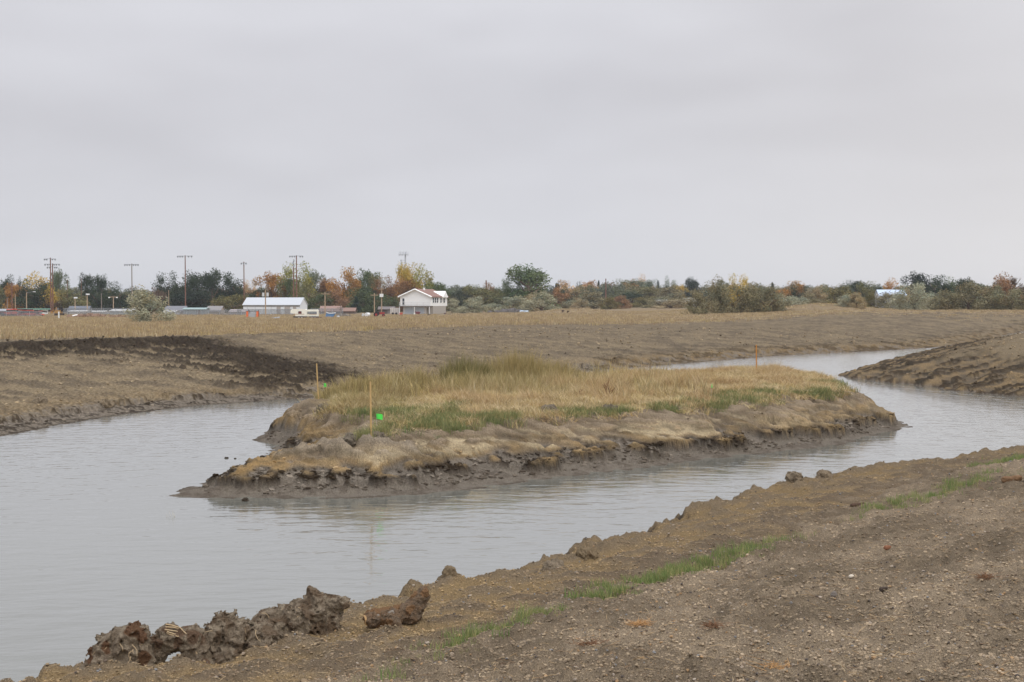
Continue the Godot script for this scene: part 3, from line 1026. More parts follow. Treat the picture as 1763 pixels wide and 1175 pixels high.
	tree("orange", 26.1, 620.0, 14.03, 9.58, "wide orange crowned tree right of the big round tree")
	tree("pine", 33.0, 640.0, 13.78, 7.56, "bluish dark treetops between the two orange crowns")
	tree("orange", 38.5, 630.0, 14.48, 7.45, "second orange crowned tree further right")
	tree("conifer", 44.8, 660.0, 14.39, 3.60, "small pointed conifer right of the second orange crown")
	tree("peach", 35.0, 600.0, 11.53, 19.09, "long low orange-tan tree belt below the orange crowns")
	tree("dark", 22.8, 520.0, 10.27, 5.20, "small dark green tree before the orange tan belt")
	tree("rust", 17.6, 480.0, 7.82, 7.85, "red and green tree low before the orange belt")
	tree("sage_dark", 19.8, 420.0, 5.62, 8.78, "grey-green bush below the small dark tree")
	tree("tan_bush", 21.5, 400.0, 5.35, 4.73, "tan grey bush right of the brush covered mound")
	tree("sage_dark", 28.7, 440.0, 7.90, 12.00, "wide rounded grey bush at the centre right behind the dry strip")
	tree("rust", 48.9, 650.0, 13.64, 7.68, "hazy rust tree right of the thin dark pole")
	tree("olive", 58.0, 660.0, 15.28, 12.00, "hazy yellow-green tree in the distant row")
	tree("orange", 58.9, 640.0, 13.20, 8.73, "hazy orange patch tree in the distant row")
	tree("peach", 69.7, 680.0, 18.10, 8.65, "tallest hazy tan treetop in the distant row")
	tree("grey_green", 64.0, 660.0, 15.58, 12.00, "hazy green tree left of the tallest tan treetop")
	tree("grey_green", 73.2, 670.0, 15.46, 7.92, "hazy green tree right of the tallest tan treetop")
	tree("conifer", 75.4, 660.0, 14.39, 3.00, "small dark hazy conifer right of the tan treetop")
	tree("grey_green", 79.9, 660.0, 16.78, 5.40, "hazy slim green treetop left of the gap at centre right")
	tree("olive", 60.7, 560.0, 11.02, 12.73, "hazy yellow green tree below the distant row")
	tree("dark", 46.9, 500.0, 7.76, 9.09, "dark green hazy tree below the orange patch")
	tree("rust_bush", 36.0, 420.0, 6.57, 4.96, "rust brown bush left of the small white roof")
	tree("olive_bush", 31.8, 410.0, 5.76, 5.59, "brownish green bush before the wide rounded grey bush")
	tree("olive_bush", 46.7, 450.0, 6.35, 9.41, "olive bush between the two small white roofs")
	tree("sage_dark", 49.3, 420.0, 6.95, 8.40, "grey green bush left of the small pale blue roof")
	tree("sage_dark", 55.4, 430.0, 7.61, 6.65, "grey bush behind the round green bush by the hedge")
	tree("grey_green", 82.4, 640.0, 14.36, 6.40, "hazy green treetop above the yellow tree at centre right")
	tree("yellow", 73.9, 560.0, 11.53, 6.62, "yellow orange tree left above the round green bush")
	tree("pine", 73.4, 520.0, 13.58, 6.15, "dark branching pine above the round green bush")
	tree("tan_bush", 47.2, 380.0, 5.11, 8.64, "low pale bush in front of the grey bushes at centre right")
	tree("sage_dark", 31.2, 218.0, 6.18, 3.77, "round green-grey bush standing clear, left of the big dark hedge")
	tree("sage_dark", 35.4, 222.0, 8.33, 4.04, "left end of the big dark hedge, a tall grey-green bush")
	tree("sage_dark", 38.7, 224.0, 8.17, 4.89, "second tall bush of the big dark hedge with feathery top")
	tree("yellow", 52.7, 300.0, 10.16, 4.09, "yellow-orange treetop poking out above the big dark hedge")
	tree("sage_dark", 42.2, 226.0, 7.18, 4.73, "middle bush of the big dark hedge, below the yellow treetop")
	tree("sage_dark", 44.4, 222.0, 6.92, 4.44, "bush at the right part of the big dark hedge with pale leaves")
	tree("sage", 47.1, 226.0, 6.16, 3.49, "pale bush ending the big dark hedge at its right")
	tree("orange", 91.7, 420.0, 10.57, 8.02, "tan orange rounded tree right behind the big dark hedge")
	tree("dark", 92.5, 410.0, 10.04, 5.22, "dark green tree before the tan orange rounded tree")
	tree("conifer", 106.0, 520.0, 11.45, 3.78, "hazy conifer tip above the hedge's right part")
	tree("sage", 71.0, 320.0, 6.37, 4.36, "small grey bush right of the hedge before the dark green tree")
	tree("tan_bush", 90.4, 380.0, 9.08, 5.53, "brownish bush on the rise right of the big hedge")
	tree("sage_dark", 77.0, 330.0, 6.45, 6.00, "grey brown bush at the foot of the rise right of the hedge")
	tree("olive_bush", 96.4, 380.0, 9.08, 10.36, "low brownish thicket along the rise at right")
	tree("dark", 112.7, 420.0, 10.76, 7.64, "dark green tree above the small bush on the rise at right")
	tree("olive", 114.8, 410.0, 10.23, 6.71, "brownish olive tree right of the dark one above the rise")
	tree("dark", 124.2, 430.0, 9.76, 4.30, "dark green tree left of the pale blue roof")
	tree("grey_green", 97.0, 400.0, 8.80, 5.45, "grey-green tree left of the dark thicket at right")
	tree("sage", 59.6, 228.0, 5.97, 2.49, "small grey-green bush on the dry strip, left of the close pair")
	tree("tan_bush", 61.0, 226.0, 5.95, 2.47, "small tan grey bush on the dry strip, right of the close pair")
	tree("orange", 121.1, 400.0, 11.16, 7.27, "orange-tan slope of foliage above the pale blue roof")
	tree("pine", 129.7, 410.0, 13.39, 7.45, "dark round pine behind the feathery bush at right")
	tree("sage", 77.1, 245.0, 9.02, 5.12, "tall feathery grey bush right of the pale blue roof")
	tree("dark", 132.4, 400.0, 11.89, 7.64, "dark green tree right of the round one at right")
	tree("green", 138.7, 405.0, 11.62, 7.36, "dark green tree, third in the row at right")
	tree("dark", 134.4, 380.0, 11.14, 5.18, "dark green tree behind the right hedge, left of the red twigs")
	tree("sage", 83.2, 255.0, 6.79, 5.10, "grey bush at the left end of the right hand hedge")
	tree("sage_dark", 85.6, 250.0, 6.62, 5.00, "dark grey-green bush, second in the right hand hedge")
	tree("sage_dark", 88.6, 248.0, 7.95, 5.19, "dark grey-green bush in the middle of the right hand hedge")
	tree("sage_dark", 91.7, 245.0, 7.46, 5.12, "dark bush of the right hand hedge below the red twigs")
	tree("sage_dark", 93.6, 240.0, 7.60, 5.45, "dark bush at the right edge of the photo ending the hedge")
	tree("sage_dark", 98.5, 240.0, 7.82, 5.45, "dark bush cut by the right edge of the photo")
	tree("rust_bush", 105.0, 275.0, 9.89, 5.75, "reddish brown bush behind the right hand hedge")
	tree("bare", 109.9, 285.0, 13.47, 5.18, "leafless reddish tree with fine twigs at the upper right of the hedge")
	tree("bare", 108.6, 290.0, 11.80, 3.43, "smaller leafless twiggy tree left of the reddish one at right")
	tree("bare", 114.0, 285.0, 11.66, 3.89, "leafless twiggy tree cut by the right edge of the photo")
	tree("sage_dark", 93.0, 318.0, 6.64, 5.78, "low grey-green bush hiding the wall of the pale blue roofed building")
	tree("olive_bush", 90.5, 322.0, 6.39, 4.39, "olive bush at the left corner of the pale blue roofed building")
	tree("sage", 95.0, 312.0, 7.02, 4.82, "grey bush at the right corner of the pale blue roofed building")

	# the wood far behind, too many to count
	var m := StandardMaterial3D.new()
	m.vertex_color_use_as_albedo = true
	m.roughness = 0.8
	m.backlight_enabled = true
	m.backlight = Color(0.4, 0.4, 0.4)
	var places := []
	var tints := []
	rng.seed = 31
	for i in 420:
		var d := rng.randf_range(520.0, 950.0)
		var x := rng.randf_range(-0.46, 0.50) * d
		var h := rng.randf_range(7.5, 11.5) + d * 0.0038
		places.append(Transform3D(Basis(Vector3.UP, rng.randf() * TAU).scaled(Vector3(h * 1.4, h, h * 1.4)), Vector3(x, ground(x, -d) - 0.3, -d)))
		tints.append([lin(70, 78, 58), lin(92, 96, 66), lin(112, 104, 64), lin(60, 70, 56), lin(92, 96, 76), lin(116, 106, 74)][rng.randi() % 6])
	var low := []
	var low_c := []
	for i in 150:
		var d := rng.randf_range(425.0, 500.0)
		var x := ((i / 150.0) * 900.0 - 40.0 - 881.5) / 2200.0 * d + rng.randf_range(-1.5, 1.5)
		var h := rng.randf_range(5.0, 9.5)
		low.append(Transform3D(Basis(Vector3.UP, rng.randf() * TAU).scaled(Vector3(h * 1.1, h, h * 1.1)), Vector3(x, ground(x, -d) - 0.3, -d)))
		low_c.append([lin(58, 66, 46), lin(72, 76, 50), lin(90, 88, 56), lin(50, 60, 44), lin(112, 88, 56)][rng.randi() % 5])
	scatter("undergrowth", crown("bush", 7), m, low, low_c, "dense green and olive undergrowth filling the space below the left tree line", "undergrowth")
	scatter("distant_wood", crown("bush", 9), m, places, tints, "distant mixed green and autumn woods closing the horizon behind everything", "wood")

func lamp_bar(o: Node3D, y: float, half: float, lamps: Array, steel: Material, lens_: Material) -> void:
	box(o, "crossarm", Vector3(half * 2.0, 0.09, 0.09), Vector3(0, y, 0.2), steel)
	for x: float in lamps:
		var l := box(o, "floodlight", Vector3(0.36, 0.34, 0.34), Vector3(x, y - 0.24, 0.25), lens_, Vector3(0.4, 0, 0))
		box(l, "lamp_hood", Vector3(0.40, 0.05, 0.42), Vector3(0, 0.20, 0), steel)

func pole(called: String, label: String, category: String, x: float, d: float, top: float, r: float, m: Material, group: String) -> Node3D:
	var y := ground(x, -d)
	var o := thing(called, label, category, Vector3(x, y, -d), 0.0, group)
	rod(o, "pole", Vector3(0, -0.3, 0), Vector3(0, top - y, 0), r, r * 0.7, m)
	return o

func build_poles() -> void:
	var brown := mat(108, 80, 68)
	var grey := mat(120, 112, 106)
	var tan_ := mat(150, 132, 112)
	var steel := mat(104, 108, 112)
	var lens_ := mat(150, 158, 164, 0.4)
	var white := mat(200, 204, 206)
	var g := "tall floodlight poles over the sports ground"
	var o := pole("floodlight_pole", "tall floodlight pole at the far left, left one of the close pair, highest lamp row", "light pole", -137.17, 380, 17.35, 0.22, brown, g)
	lamp_bar(o, 17.00 - o.position.y, 1.75, [-1.6, -1.0, 0.7, 1.5], steel, lens_)
	o = pole("floodlight_pole", "floodlight pole with two lamp rows, right one of the close pair at the far left", "light pole", -138.36, 385, 15.78, 0.22, brown, g)
	lamp_bar(o, 15.60 - o.position.y, 2.3, [-2.1, -1.3, -0.6, 0.6, 1.3, 2.1], steel, lens_)
	lamp_bar(o, 14.73 - o.position.y, 1.6, [-1.4, -0.7, 0.8, 1.4], steel, lens_)
	o = pole("floodlight_pole", "floodlight pole with a single lamp row rising behind the grey-green bushy tree", "light pole", -115.97, 390, 15.93, 0.20, grey, g)
	lamp_bar(o, 15.67 - o.position.y, 2.2, [-2.0, -1.3, -0.6, 0.6, 1.3, 2.0], steel, lens_)
	o = pole("floodlight_pole", "tall floodlight pole in front of the long dark green trees, hairline lamp row on top", "light pole", -97.12, 380, 18.04, 0.20, brown, g)
	lamp_bar(o, 17.86 - o.position.y, 2.25, [-2.1, -1.4, -0.7, 1.1, 2.0], steel, lens_)
	o = pole("floodlight_pole", "floodlight pole with a short lamp head at the right end of the dark green trees", "light pole", -79.68, 380, 16.14, 0.19, brown, g)
	lamp_bar(o, 15.80 - o.position.y, 0.85, [-0.7, 0.0, 0.7], steel, lens_)
	o = pole("floodlight_pole", "tall floodlight pole behind the white metal building with a wide lamp row", "light pole", -64.90, 385, 18.22, 0.21, brown, g)
	lamp_bar(o, 18.05 - o.position.y, 2.1, [-1.9, -1.2, -0.5, 1.2, 1.9], steel, lens_)
	o = pole("floodlight_pole", "floodlight pole with lamps stacked edge-on, just left of the tallest one behind the white building", "light pole", -64.92, 380, 16.83, 0.19, brown, g)
	for k in 3:
		box(o, "floodlight", Vector3(0.45, 0.5, 0.6), Vector3(0.15 - 0.25 * (k % 2), 16.49 - o.position.y - k * 0.75, 0.3), lens_)
	# smaller lamp posts and power poles
	var rows := [
		[45.5, 504, 360, 0.17, "tan", "arm", "tan pole with a long lamp arm right of the orange tree at far left"],
		[20.5, 486, 370, 0.20, "brown", "cross", "dark brown power pole in front of the orange tree at far left"],
		[12.5, 513, 340, 0.13, "grey", "none", "short grey post left of the dark power pole at far left"],
		[26, 507, 345, 0.13, "tan", "none", "pale slim post right of the dark power pole at far left"],
		[116, 481, 400, 0.16, "brown", "lamp", "dark pole with a small lamp head beside the golden tree"],
		[129, 513, 340, 0.14, "tan", "lamp", "short tan lamp post, leftmost of the three before the grey hip roof"],
		[150, 507, 340, 0.17, "tan", "lamp", "tan lamp post with bright white head right of the slate hip roof"],
		[140, 480, 405, 0.12, "brown", "none", "thin dark pole between the olive tree and the tall dark green tree"],
		[174.5, 505, 370, 0.13, "grey", "none", "thin dark grey pole before the two close dark trees"],
		[195, 511, 350, 0.15, "tan", "tee", "tan pole with a wide T crossbar left of the grey-green bushy tree"],
		[290.5, 500, 370, 0.12, "tan", "none", "thin pale pole below the leafless tree right of the bushy tree"],
		[457, 499, 300, 0.17, "tan", "cans", "tan utility pole with two transformer cans before the white metal building"],
		[559.5, 503, 330, 0.17, "tan", "cross", "tan utility pole right of the white metal building near the blue tarp"],
		[644.5, 505, 320, 0.15, "tan", "cross", "tan utility pole behind the red tractor, left of the one with a box"],
		[657, 496, 325, 0.16, "tan", "sign", "tan utility pole carrying a pale square box, left of the white house"],
		[837, 483, 480, 0.35, "brown", "none", "dark bare mast rising over the trees left of the big round tree"],
		[1043, 480, 520, 0.28, "brown", "none", "thin dark pole over the orange trees right of the big round tree"],
		[586, 527, 335, 0.12, "grey", "cross", "short grey pole among sheds between the campers and the house"],
	]
	for r in rows:
		var m: Material = {"tan": tan_, "brown": brown, "grey": grey}[r[4]]
		var top: float = 3.9 + (522.0 - r[1]) / 2200.0 * r[2] * 0.9995
		o = pole("utility_pole" if r[5] in ["cross", "cans", "sign", "none"] else "lamp_post", r[6], "pole", (r[0] - 881.5) / 2200.0 * r[2], r[2], top, r[3], m, "small poles on the far side of the field")
		var h := top - o.position.y
		match r[5]:
			"arm":
				rod(o, "arm", Vector3(0, h - 0.1, 0), Vector3(2.0, h + 0.25, 0), 0.06, 0.05, steel)
				box(o, "lamp_head", Vector3(0.7, 0.18, 0.3), Vector3(2.2, h + 0.22, 0), white)
			"cross": box(o, "crossarm", Vector3(1.9, 0.16, 0.14), Vector3(0, h - 0.5, 0.25), m)
			"lamp": box(o, "lamp_head", Vector3(0.85, 0.35, 0.5), Vector3(0.2, h, 0.1), white)
			"tee":
				box(o, "crossarm", Vector3(2.4, 0.15, 0.15), Vector3(0, h - 0.1, 0.1), m)
				for s in [-1.0, 1.0]: box(o, "lamp_head", Vector3(0.4, 0.25, 0.4), Vector3(s * 1.05, h - 0.25, 0.2), white)
			"cans":
				for s in [-1.0, 1.0]: rod(o, "transformer", Vector3(s * 0.5, h - 1.6, 0.1), Vector3(s * 0.5, h - 0.7, 0.1), 0.28, 0.28, mat(178, 182, 184, 0.5))
			"sign":
				box(o, "crossarm", Vector3(1.4, 0.14, 0.14), Vector3(0, h - 0.3, 0.2), m)
				box(o, "white_box", Vector3(0.95, 0.8, 0.3), Vector3(0.0, 5.82 - o.position.y, 0.3), white)
	# the mobile phone mast
	var x := -51.69
	var y := ground(x, -620)
	o = thing("phone_mast", "grey phone mast with a ring of antennas above the yellow trees behind the house", "mast", Vector3(x, y, -620))
	var pale := mat(168, 172, 176)
	var tall := 28.65 - y
	rod(o, "pole", Vector3(0, 0, 0), Vector3(0, tall, 0), 0.55, 0.34, pale)
	box(o, "platform", Vector3(4.4, 0.25, 1.6), Vector3(-1.0, tall - 1.3, 0), pale)
	for k in 7: box(o, "antenna", Vector3(0.30, 1.9, 0.25), Vector3(-3.1 + k * 0.72, tall - 0.9 + 0.12 * (k % 2), 0.85 * (1 if k % 2 else -1)), pale)
	for k in 2: rod(o, "dish", Vector3(-2.0, tall - 4.2 - k * 1.4, 0.3), Vector3(-2.0, tall - 4.2 - k * 1.4, 0.7), 0.55, 0.5, pale, 10)
	rod(o, "dish_arm", Vector3(-2.0, tall - 4.0, 0.2), Vector3(0, tall - 4.0, 0), 0.1, 0.1, pale)

func gable_house(o: Node3D, w: float, l: float, eave: float, peak: float, over: float, wall: Material, roof: Material) -> void:
	# a gable faces +z; ridge runs along -z
	part(o, "wall", prism(PackedVector2Array([Vector2(-w / 2, 0), Vector2(w / 2, 0), Vector2(w / 2, eave), Vector2(0, peak), Vector2(-w / 2, eave)]), l), wall)
	for s in [-1.0, 1.0]:
		var run := Vector2(w / 2, peak - eave)
		var n := Vector2(-run.y, run.x).normalized() * -1.0
		var e := run.normalized() * over
		var a := Vector2(0, peak + 0.03)
		var b := Vector2(w / 2, eave + 0.03) + Vector2(e.x, -e.y)
		var up := Vector2(0, 0.18)
		var pts := PackedVector2Array([a, b, b + up, a + up]) if s > 0 else PackedVector2Array([Vector2(-b.x, b.y), a, a + up, Vector2(-b.x, b.y) + up])
		if n.y > 9.0: return
		part(o, "roof", prism(pts, l + over * 2.0), roof).position.z = over

func window(o: Node3D, at: Vector3, size: Vector2, turn := 0.0) -> void:
	var f := box(o, "window", Vector3(size.x, size.y, 0.10), at, mat(206, 208, 208), Vector3(0, turn, 0))
	box(f, "pane", Vector3(size.x - 0.16, size.y - 0.16, 0.02), Vector3(0, 0, 0.055), mat(54, 60, 68, 0.2))
	box(f, "glazing_bar", Vector3(size.x - 0.16, 0.06, 0.03), Vector3(0, 0, 0.07), mat(206, 208, 208))

func build_buildings() -> void:
	var white := mat(214, 216, 216, 0.7)
	var brown_roof := mat(120, 96, 88)
	# the white house
	var d := 330.0
	var x := -24.66
	var y := ground(x, -d)
	var base := 0.90
	print("house ground ", y, " wants ", base)
	var o := thing("white_house", "white two storey house with red-brown roof and double garage below", "house", Vector3(x, minf(y, base), -d), -0.34)
	var eave := 5.55 - o.position.y
	var peak := 7.35 - o.position.y
	var low := 3.15 - o.position.y
	var up := Node3D.new()
	up.name = "upper_storey"
	part(o, "garage_wall", prism(PackedVector2Array([Vector2(-3.7, 0), Vector2(2.6, 0), Vector2(2.6, low), Vector2(-3.7, low)]), 9.0), mat(192, 190, 186))
	up.free()
	part(o, "wall", prism(PackedVector2Array([Vector2(-4.3, low), Vector2(4.3, low), Vector2(4.3, eave), Vector2(0, peak), Vector2(-4.3, eave)]), 11.0), white).position.z = 0.7
	for s in [-1.0, 1.0]:
		var a := Vector2(0, peak + 0.02)
		var b := Vector2(4.75, eave - 0.18)
		var th_ := Vector2(0, 0.2)
		var pts := PackedVector2Array([a, b, b + th_, a + th_]) if s > 0 else PackedVector2Array([Vector2(-b.x, b.y), a, a + th_, Vector2(-b.x, b.y) + th_])
		part(o, "roof", prism(pts, 11.8), brown_roof).position.z = 1.1
		rod(o, "barge_board", Vector3(a.x, a.y + 0.06, 1.14), Vector3(b.x * s, b.y + 0.06, 1.14), 0.2, 0.2, white, 4)
	var wing := part(o, "cross_gable", prism(PackedVector2Array([Vector2(-1.6, eave - 0.2), Vector2(1.6, eave - 0.2), Vector2(1.6, eave), Vector2(0, eave + 1.5), Vector2(-1.6, eave)]), 3.4), white)
	wing.position = Vector3(5.0, 0, -7.6)
	wing.rotation.y = PI / 2
	for k in 3: window(o, Vector3(4.36, low + 1.45, -0.8 - k * 1.35), Vector2(0.95, 1.35), PI / 2)
	for k in 2: window(o, Vector3(4.36, low + 1.45, -5.8 - k * 2.2), Vector2(1.0, 1.35), PI / 2)
	window(o, Vector3(-3.35, low + 1.1, 0.76), Vector2(0.7, 1.8))
	box(o, "balcony", Vector3(8.8, 0.16, 0.8), Vector3(0, low - 0.09, 1.10), mat(96, 92, 90))
	for k in 2: box(o, "handrail", Vector3(8.6, 0.07, 0.07), Vector3(0, low + 0.45 + k * 0.5, 1.45), mat(190, 190, 190))
	for k in 6: box(o, "baluster", Vector3(0.07, 1.0, 0.07), Vector3(-4.2 + k * 1.68, low + 0.5, 1.45), mat(190, 190, 190))
	for k in 3: rod(o, "support_post", Vector3(-4.2 + k * 4.2, 0, 1.4), Vector3(-4.2 + k * 4.2, low - 0.15, 1.4), 0.09, 0.09, white, 4)
	for k in 2: box(o, "garage_door", Vector3(2.5, low * 0.86, 0.08), Vector3(-2.0 + k * 2.9, low * 0.43, 0.05), mat(178, 186, 194))
	box(o, "garage_side_door", Vector3(0.55, low * 0.86, 0.08), Vector3(-3.45, low * 0.43, 0.05), mat(196, 198, 198))
	box(o, "wing_base", Vector3(1.7, low, 8.6), Vector3(3.5, low / 2, -5.0), mat(150, 146, 140))
	box(o, "chimney", Vector3(0.4, 0.8, 0.4), Vector3(0.6, peak + 0.1, -3.5), white)
	# the white metal building
	d = 345.0
	x = -63.88
	y = ground(x, -d)
	o = thing("metal_building", "long white metal building with pale blue roof behind the campers", "building", Vector3(x, y - 0.2, -d), -0.12)
	var e2 := 3.35 - o.position.y
	var p2 := 5.23 - o.position.y
	part(o, "wall", prism(PackedVector2Array([Vector2(-3.6, 0), Vector2(3.6, 0), Vector2(3.6, e2), Vector2(0, p2), Vector2(-3.6, e2)]), 15.6), mat(196, 201, 205, 0.7)).transform = Transform3D(Basis(Vector3.UP, PI / 2), Vector3(7.8, 0, 0))
	for s in [-1.0, 1.0]:
		var pts := PackedVector2Array([Vector2(0, p2 + 0.02), Vector2(3.85, e2 - 0.08), Vector2(3.85, e2 + 0.06), Vector2(0, p2 + 0.16)]) if s > 0 else PackedVector2Array([Vector2(-3.85, e2 - 0.08), Vector2(0, p2 + 0.02), Vector2(0, p2 + 0.16), Vector2(-3.85, e2 + 0.06)])
		part(o, "roof", prism(pts, 16.0), mat(164, 169, 174, 0.75)).transform = Transform3D(Basis(Vector3.UP, PI / 2), Vector3(8.0, 0, 0))
	box(o, "eave_band", Vector3(15.6, 0.28, 0.06), Vector3(0, e2 - 0.25, 3.66), mat(120, 118, 114))
	for k in 7: box(o, "wall_seam", Vector3(0.10, e2 - 0.5, 0.05), Vector3(-6.6 + k * 2.2, e2 / 2 - 0.1, 3.64), mat(168, 172, 174))
	for k in 3: box(o, "door", Vector3([1.1, 1.5, 0.9][k], 2.1, 0.06), Vector3([2.0, 4.4, 6.4][k], 1.15, 3.65), mat(150, 146, 142))
	# the refreshment stand with a green roof
	d = 330.0
	x = -124.22
	y = ground(x, -d)
	o = thing("green_roofed_stand", "small white building with flat green roof and dark serving windows at far left", "building", Vector3(x, y, -d))
	var r3 := 2.18 - y
	box(o, "wall", Vector3(6.2, r3, 4.0), Vector3(-0.2, r3 / 2, -2), white)
	box(o, "roof", Vector3(6.9, 0.28, 5.0), Vector3(0, r3 + 0.14, -1.8), mat(112, 150, 138))
	for k in 3: box(o, "serving_window", Vector3([0.9, 0.75, 0.7][k], 0.75, 0.06), Vector3([-1.6, -0.45, 0.5][k], r3 * 0.5, 0.03), mat(48, 52, 58, 0.3))
	box(o, "green_corner", Vector3(0.7, r3, 0.08), Vector3(2.5, r3 / 2, 0.04), mat(120, 142, 140))
	# sheds: centre px, width px, top px, eave px, depth, wall, roof, label, flat
	var sheds := [
		[8, 24, 533, 539, 360, [150, 150, 150], [134, 138, 142], "low building with grey gable roof at the left edge of the photo"],
		[138, 34, 528, 539, 375, [120, 118, 116], [92, 96, 104], "house with a dark slate hip roof behind the lamp posts at left"],
		[138, 28, 539.5, 541, 340, [196, 198, 198], [204, 206, 208], "long low white roofed shed below the dark slate roof"],
		[170, 28, 538.5, 540.5, 345, [196, 198, 198], [210, 212, 212], "long low white roofed shed between the dirt mound and the fence"],
		[213, 36, 533.5, 536, 330, [164, 172, 172], [206, 208, 208], "white walled flat roofed hut partly behind the grey-green bushy tree"],
		[304, 34, 528, 536, 365, [126, 122, 122], [104, 106, 112], "dark grey roofed house below the leafless tree"],
		[296, 18, 535, 540, 330, [176, 178, 180], [190, 192, 194], "small pale shed right of the grey-green bushy tree"],
		[338, 37, 531, 533, 325, [140, 148, 152], [128, 146, 146], "grey metal shed with a flat green roof before the dark trees"],
		[371, 24, 528, 536, 355, [160, 152, 142], [118, 116, 116], "house with tan gable and grey roof before the dark olive bush"],
		[412, 28, 534, 542, 330, [168, 164, 164], [160, 152, 152], "low pale roofed shed left of the white metal building"],
		[570, 34, 528, 536, 365, [110, 100, 96], [128, 106, 98], "dark shed with brownish roof right of the utility pole"],
		[601, 22, 531, 536, 360, [104, 94, 88], [118, 96, 86], "low brown roofed shed between the campers and the red tractor"],
		[666, 26, 529, 533, 360, [84, 78, 74], [98, 92, 90], "dark open shed behind the white box trailer beside the house"],
		[1138, 22, 516, 523, 470, [190, 192, 196], [196, 198, 202], "small white roofed building among the bushes right of centre, left one"],
		[1186, 18, 514, 519, 480, [176, 180, 186], [186, 190, 196], "small pale blue roof between bushes, left of the round green bush"],
		[1533, 44, 500, 509, 330, [188, 192, 198], [168, 182, 200], "building with a pale blue metal roof behind the bushes at right"],
		[1378, 30, 529, 531, 330, [206, 206, 206], [206, 206, 206], "low white roof strip right of the big dark hedge"],
	]
	for s in sheds:
		d = s[4]
		x = (s[0] - 881.5) / 2200.0 * d
		y = ground(x, -d)
		var w: float = s[1] / 2200.0 * d
		var pk: float = 3.9 + (522.0 - s[2]) / 2200.0 * d - y
		var ev: float = 3.9 + (522.0 - s[3]) / 2200.0 * d - y
		if ev < 0.6: ev = 0.6
		if pk < ev + 0.2: pk = ev + 0.2
		o = thing("shed", s[7], "building", Vector3(x, y, -d), rng.randf_range(-0.06, 0.06))
		var wl: Array = s[5]
		var rf: Array = s[6]
		var half := 2.6
		part(o, "wall", prism(PackedVector2Array([Vector2(-half, -0.3), Vector2(half, -0.3), Vector2(half, ev), Vector2(0, pk), Vector2(-half, ev)]), w), mat(wl[0], wl[1], wl[2])).transform = Transform3D(Basis(Vector3.UP, PI / 2), Vector3(w / 2, 0, 0))
		for k in 2:
			var e := Vector2(half + 0.3, ev - 0.3 * (pk - ev) / half)
			var pts := PackedVector2Array([Vector2(0, pk + 0.02), e, e + Vector2(0, 0.14), Vector2(0, pk + 0.16)]) if k else PackedVector2Array([Vector2(-e.x, e.y), Vector2(0, pk + 0.02), Vector2(0, pk + 0.16), Vector2(-e.x, e.y + 0.14)])
			part(o, "roof", prism(pts, w + 0.5), mat(rf[0], rf[1], rf[2], 0.6)).transform = Transform3D(Basis(Vector3.UP, PI / 2), Vector3(w / 2 + 0.25, 0, 0))
		if ev > 1.3:
			box(o, "door", Vector3(0.9, minf(1.9, ev - 0.2), 0.06), Vector3(w * 0.2, minf(1.9, ev - 0.2) / 2, half + 0.04), mat(110, 106, 104))

func camper(label: String, px_x: float, d: float, w: float, h: float, step_left: bool) -> void:
	var y := ground(px_x, -d)
	var o := thing("camper_trailer", label, "trailer", Vector3(px_x, y, -d), 0.05)
	var cream := mat(208, 208, 198, 0.5)
	var out := PackedVector2Array([Vector2(-w / 2, 0.55), Vector2(w / 2, 0.55), Vector2(w / 2, h - 0.15), Vector2(w / 2 - 0.2, h), Vector2(-w / 2 + 0.2, h), Vector2(-w / 2, h - 0.2)])
	if step_left: out = PackedVector2Array([Vector2(-w / 2 + 1.0, 0.55), Vector2(w / 2, 0.55), Vector2(w / 2, h - 0.15), Vector2(w / 2 - 0.2, h), Vector2(-w / 2 + 0.3, h), Vector2(-w / 2, h - 0.3), Vector2(-w / 2, 1.2), Vector2(-w / 2 + 0.9, 1.1)])
	part(o, "body", prism(out, 2.2), cream).position.z = 1.1
	box(o, "skirt", Vector3(w * 0.8, 0.35, 1.9), Vector3(0.2, 0.38, 0), mat(70, 66, 62))
	box(o, "stripe", Vector3(w * 0.7, 0.10, 0.02), Vector3(0.1, 1.0, 1.115), mat(150, 120, 100))
	for k in (1 if step_left else 3):
		var f := box(o, "window", Vector3(0.7, 0.5, 0.05), Vector3((0.3 if step_left else -w * 0.30 + k * w * 0.27), h * 0.66, 1.13), mat(90, 92, 96))
		box(f, "pane", Vector3(0.58, 0.38, 0.02), Vector3(0, 0, 0.03), mat(96, 50, 46, 0.3) if step_left else mat(120, 126, 130, 0.3))
	for s in [-0.3, 0.3]:
		var wheel := rod(o, "wheel", Vector3(w * 0.12 + s, 0.3, 1.02), Vector3(w * 0.12 + s, 0.3, 1.2), 0.3, 0.3, mat(40, 40, 40), 12)
		rod(wheel, "rim", Vector3(w * 0.12 + s, 0.3, 1.2), Vector3(w * 0.12 + s, 0.3, 1.215), 0.15, 0.15, mat(170, 170, 170), 10)

func fence(x0: float, x1: float, d: float, h: float, label: String, m: Material, mesh_m: Material) -> void:
	var y := ground((x0 + x1) / 2, -d)
	var o := thing("chain_link_fence", label, "fence", Vector3(x0, y, -d), 0.0, "grey fences in front of the sheds")
	var n := int((x1 - x0) / 3.0) + 1
	for k in n + 1:
		var x := (x1 - x0) * k / n
		rod(o, "fence_post", Vector3(x, -0.6, 0), Vector3(x, h + 0.06, 0), 0.05, 0.05, m, 5)
	rod(o, "top_rail", Vector3(0, h, 0.06), Vector3(x1 - x0, h, 0.06), 0.03, 0.03, m, 5)
	box(o, "wire_mesh", Vector3(x1 - x0, h - 0.05, 0.01), Vector3((x1 - x0) / 2, h / 2, 0.03), mesh_m)

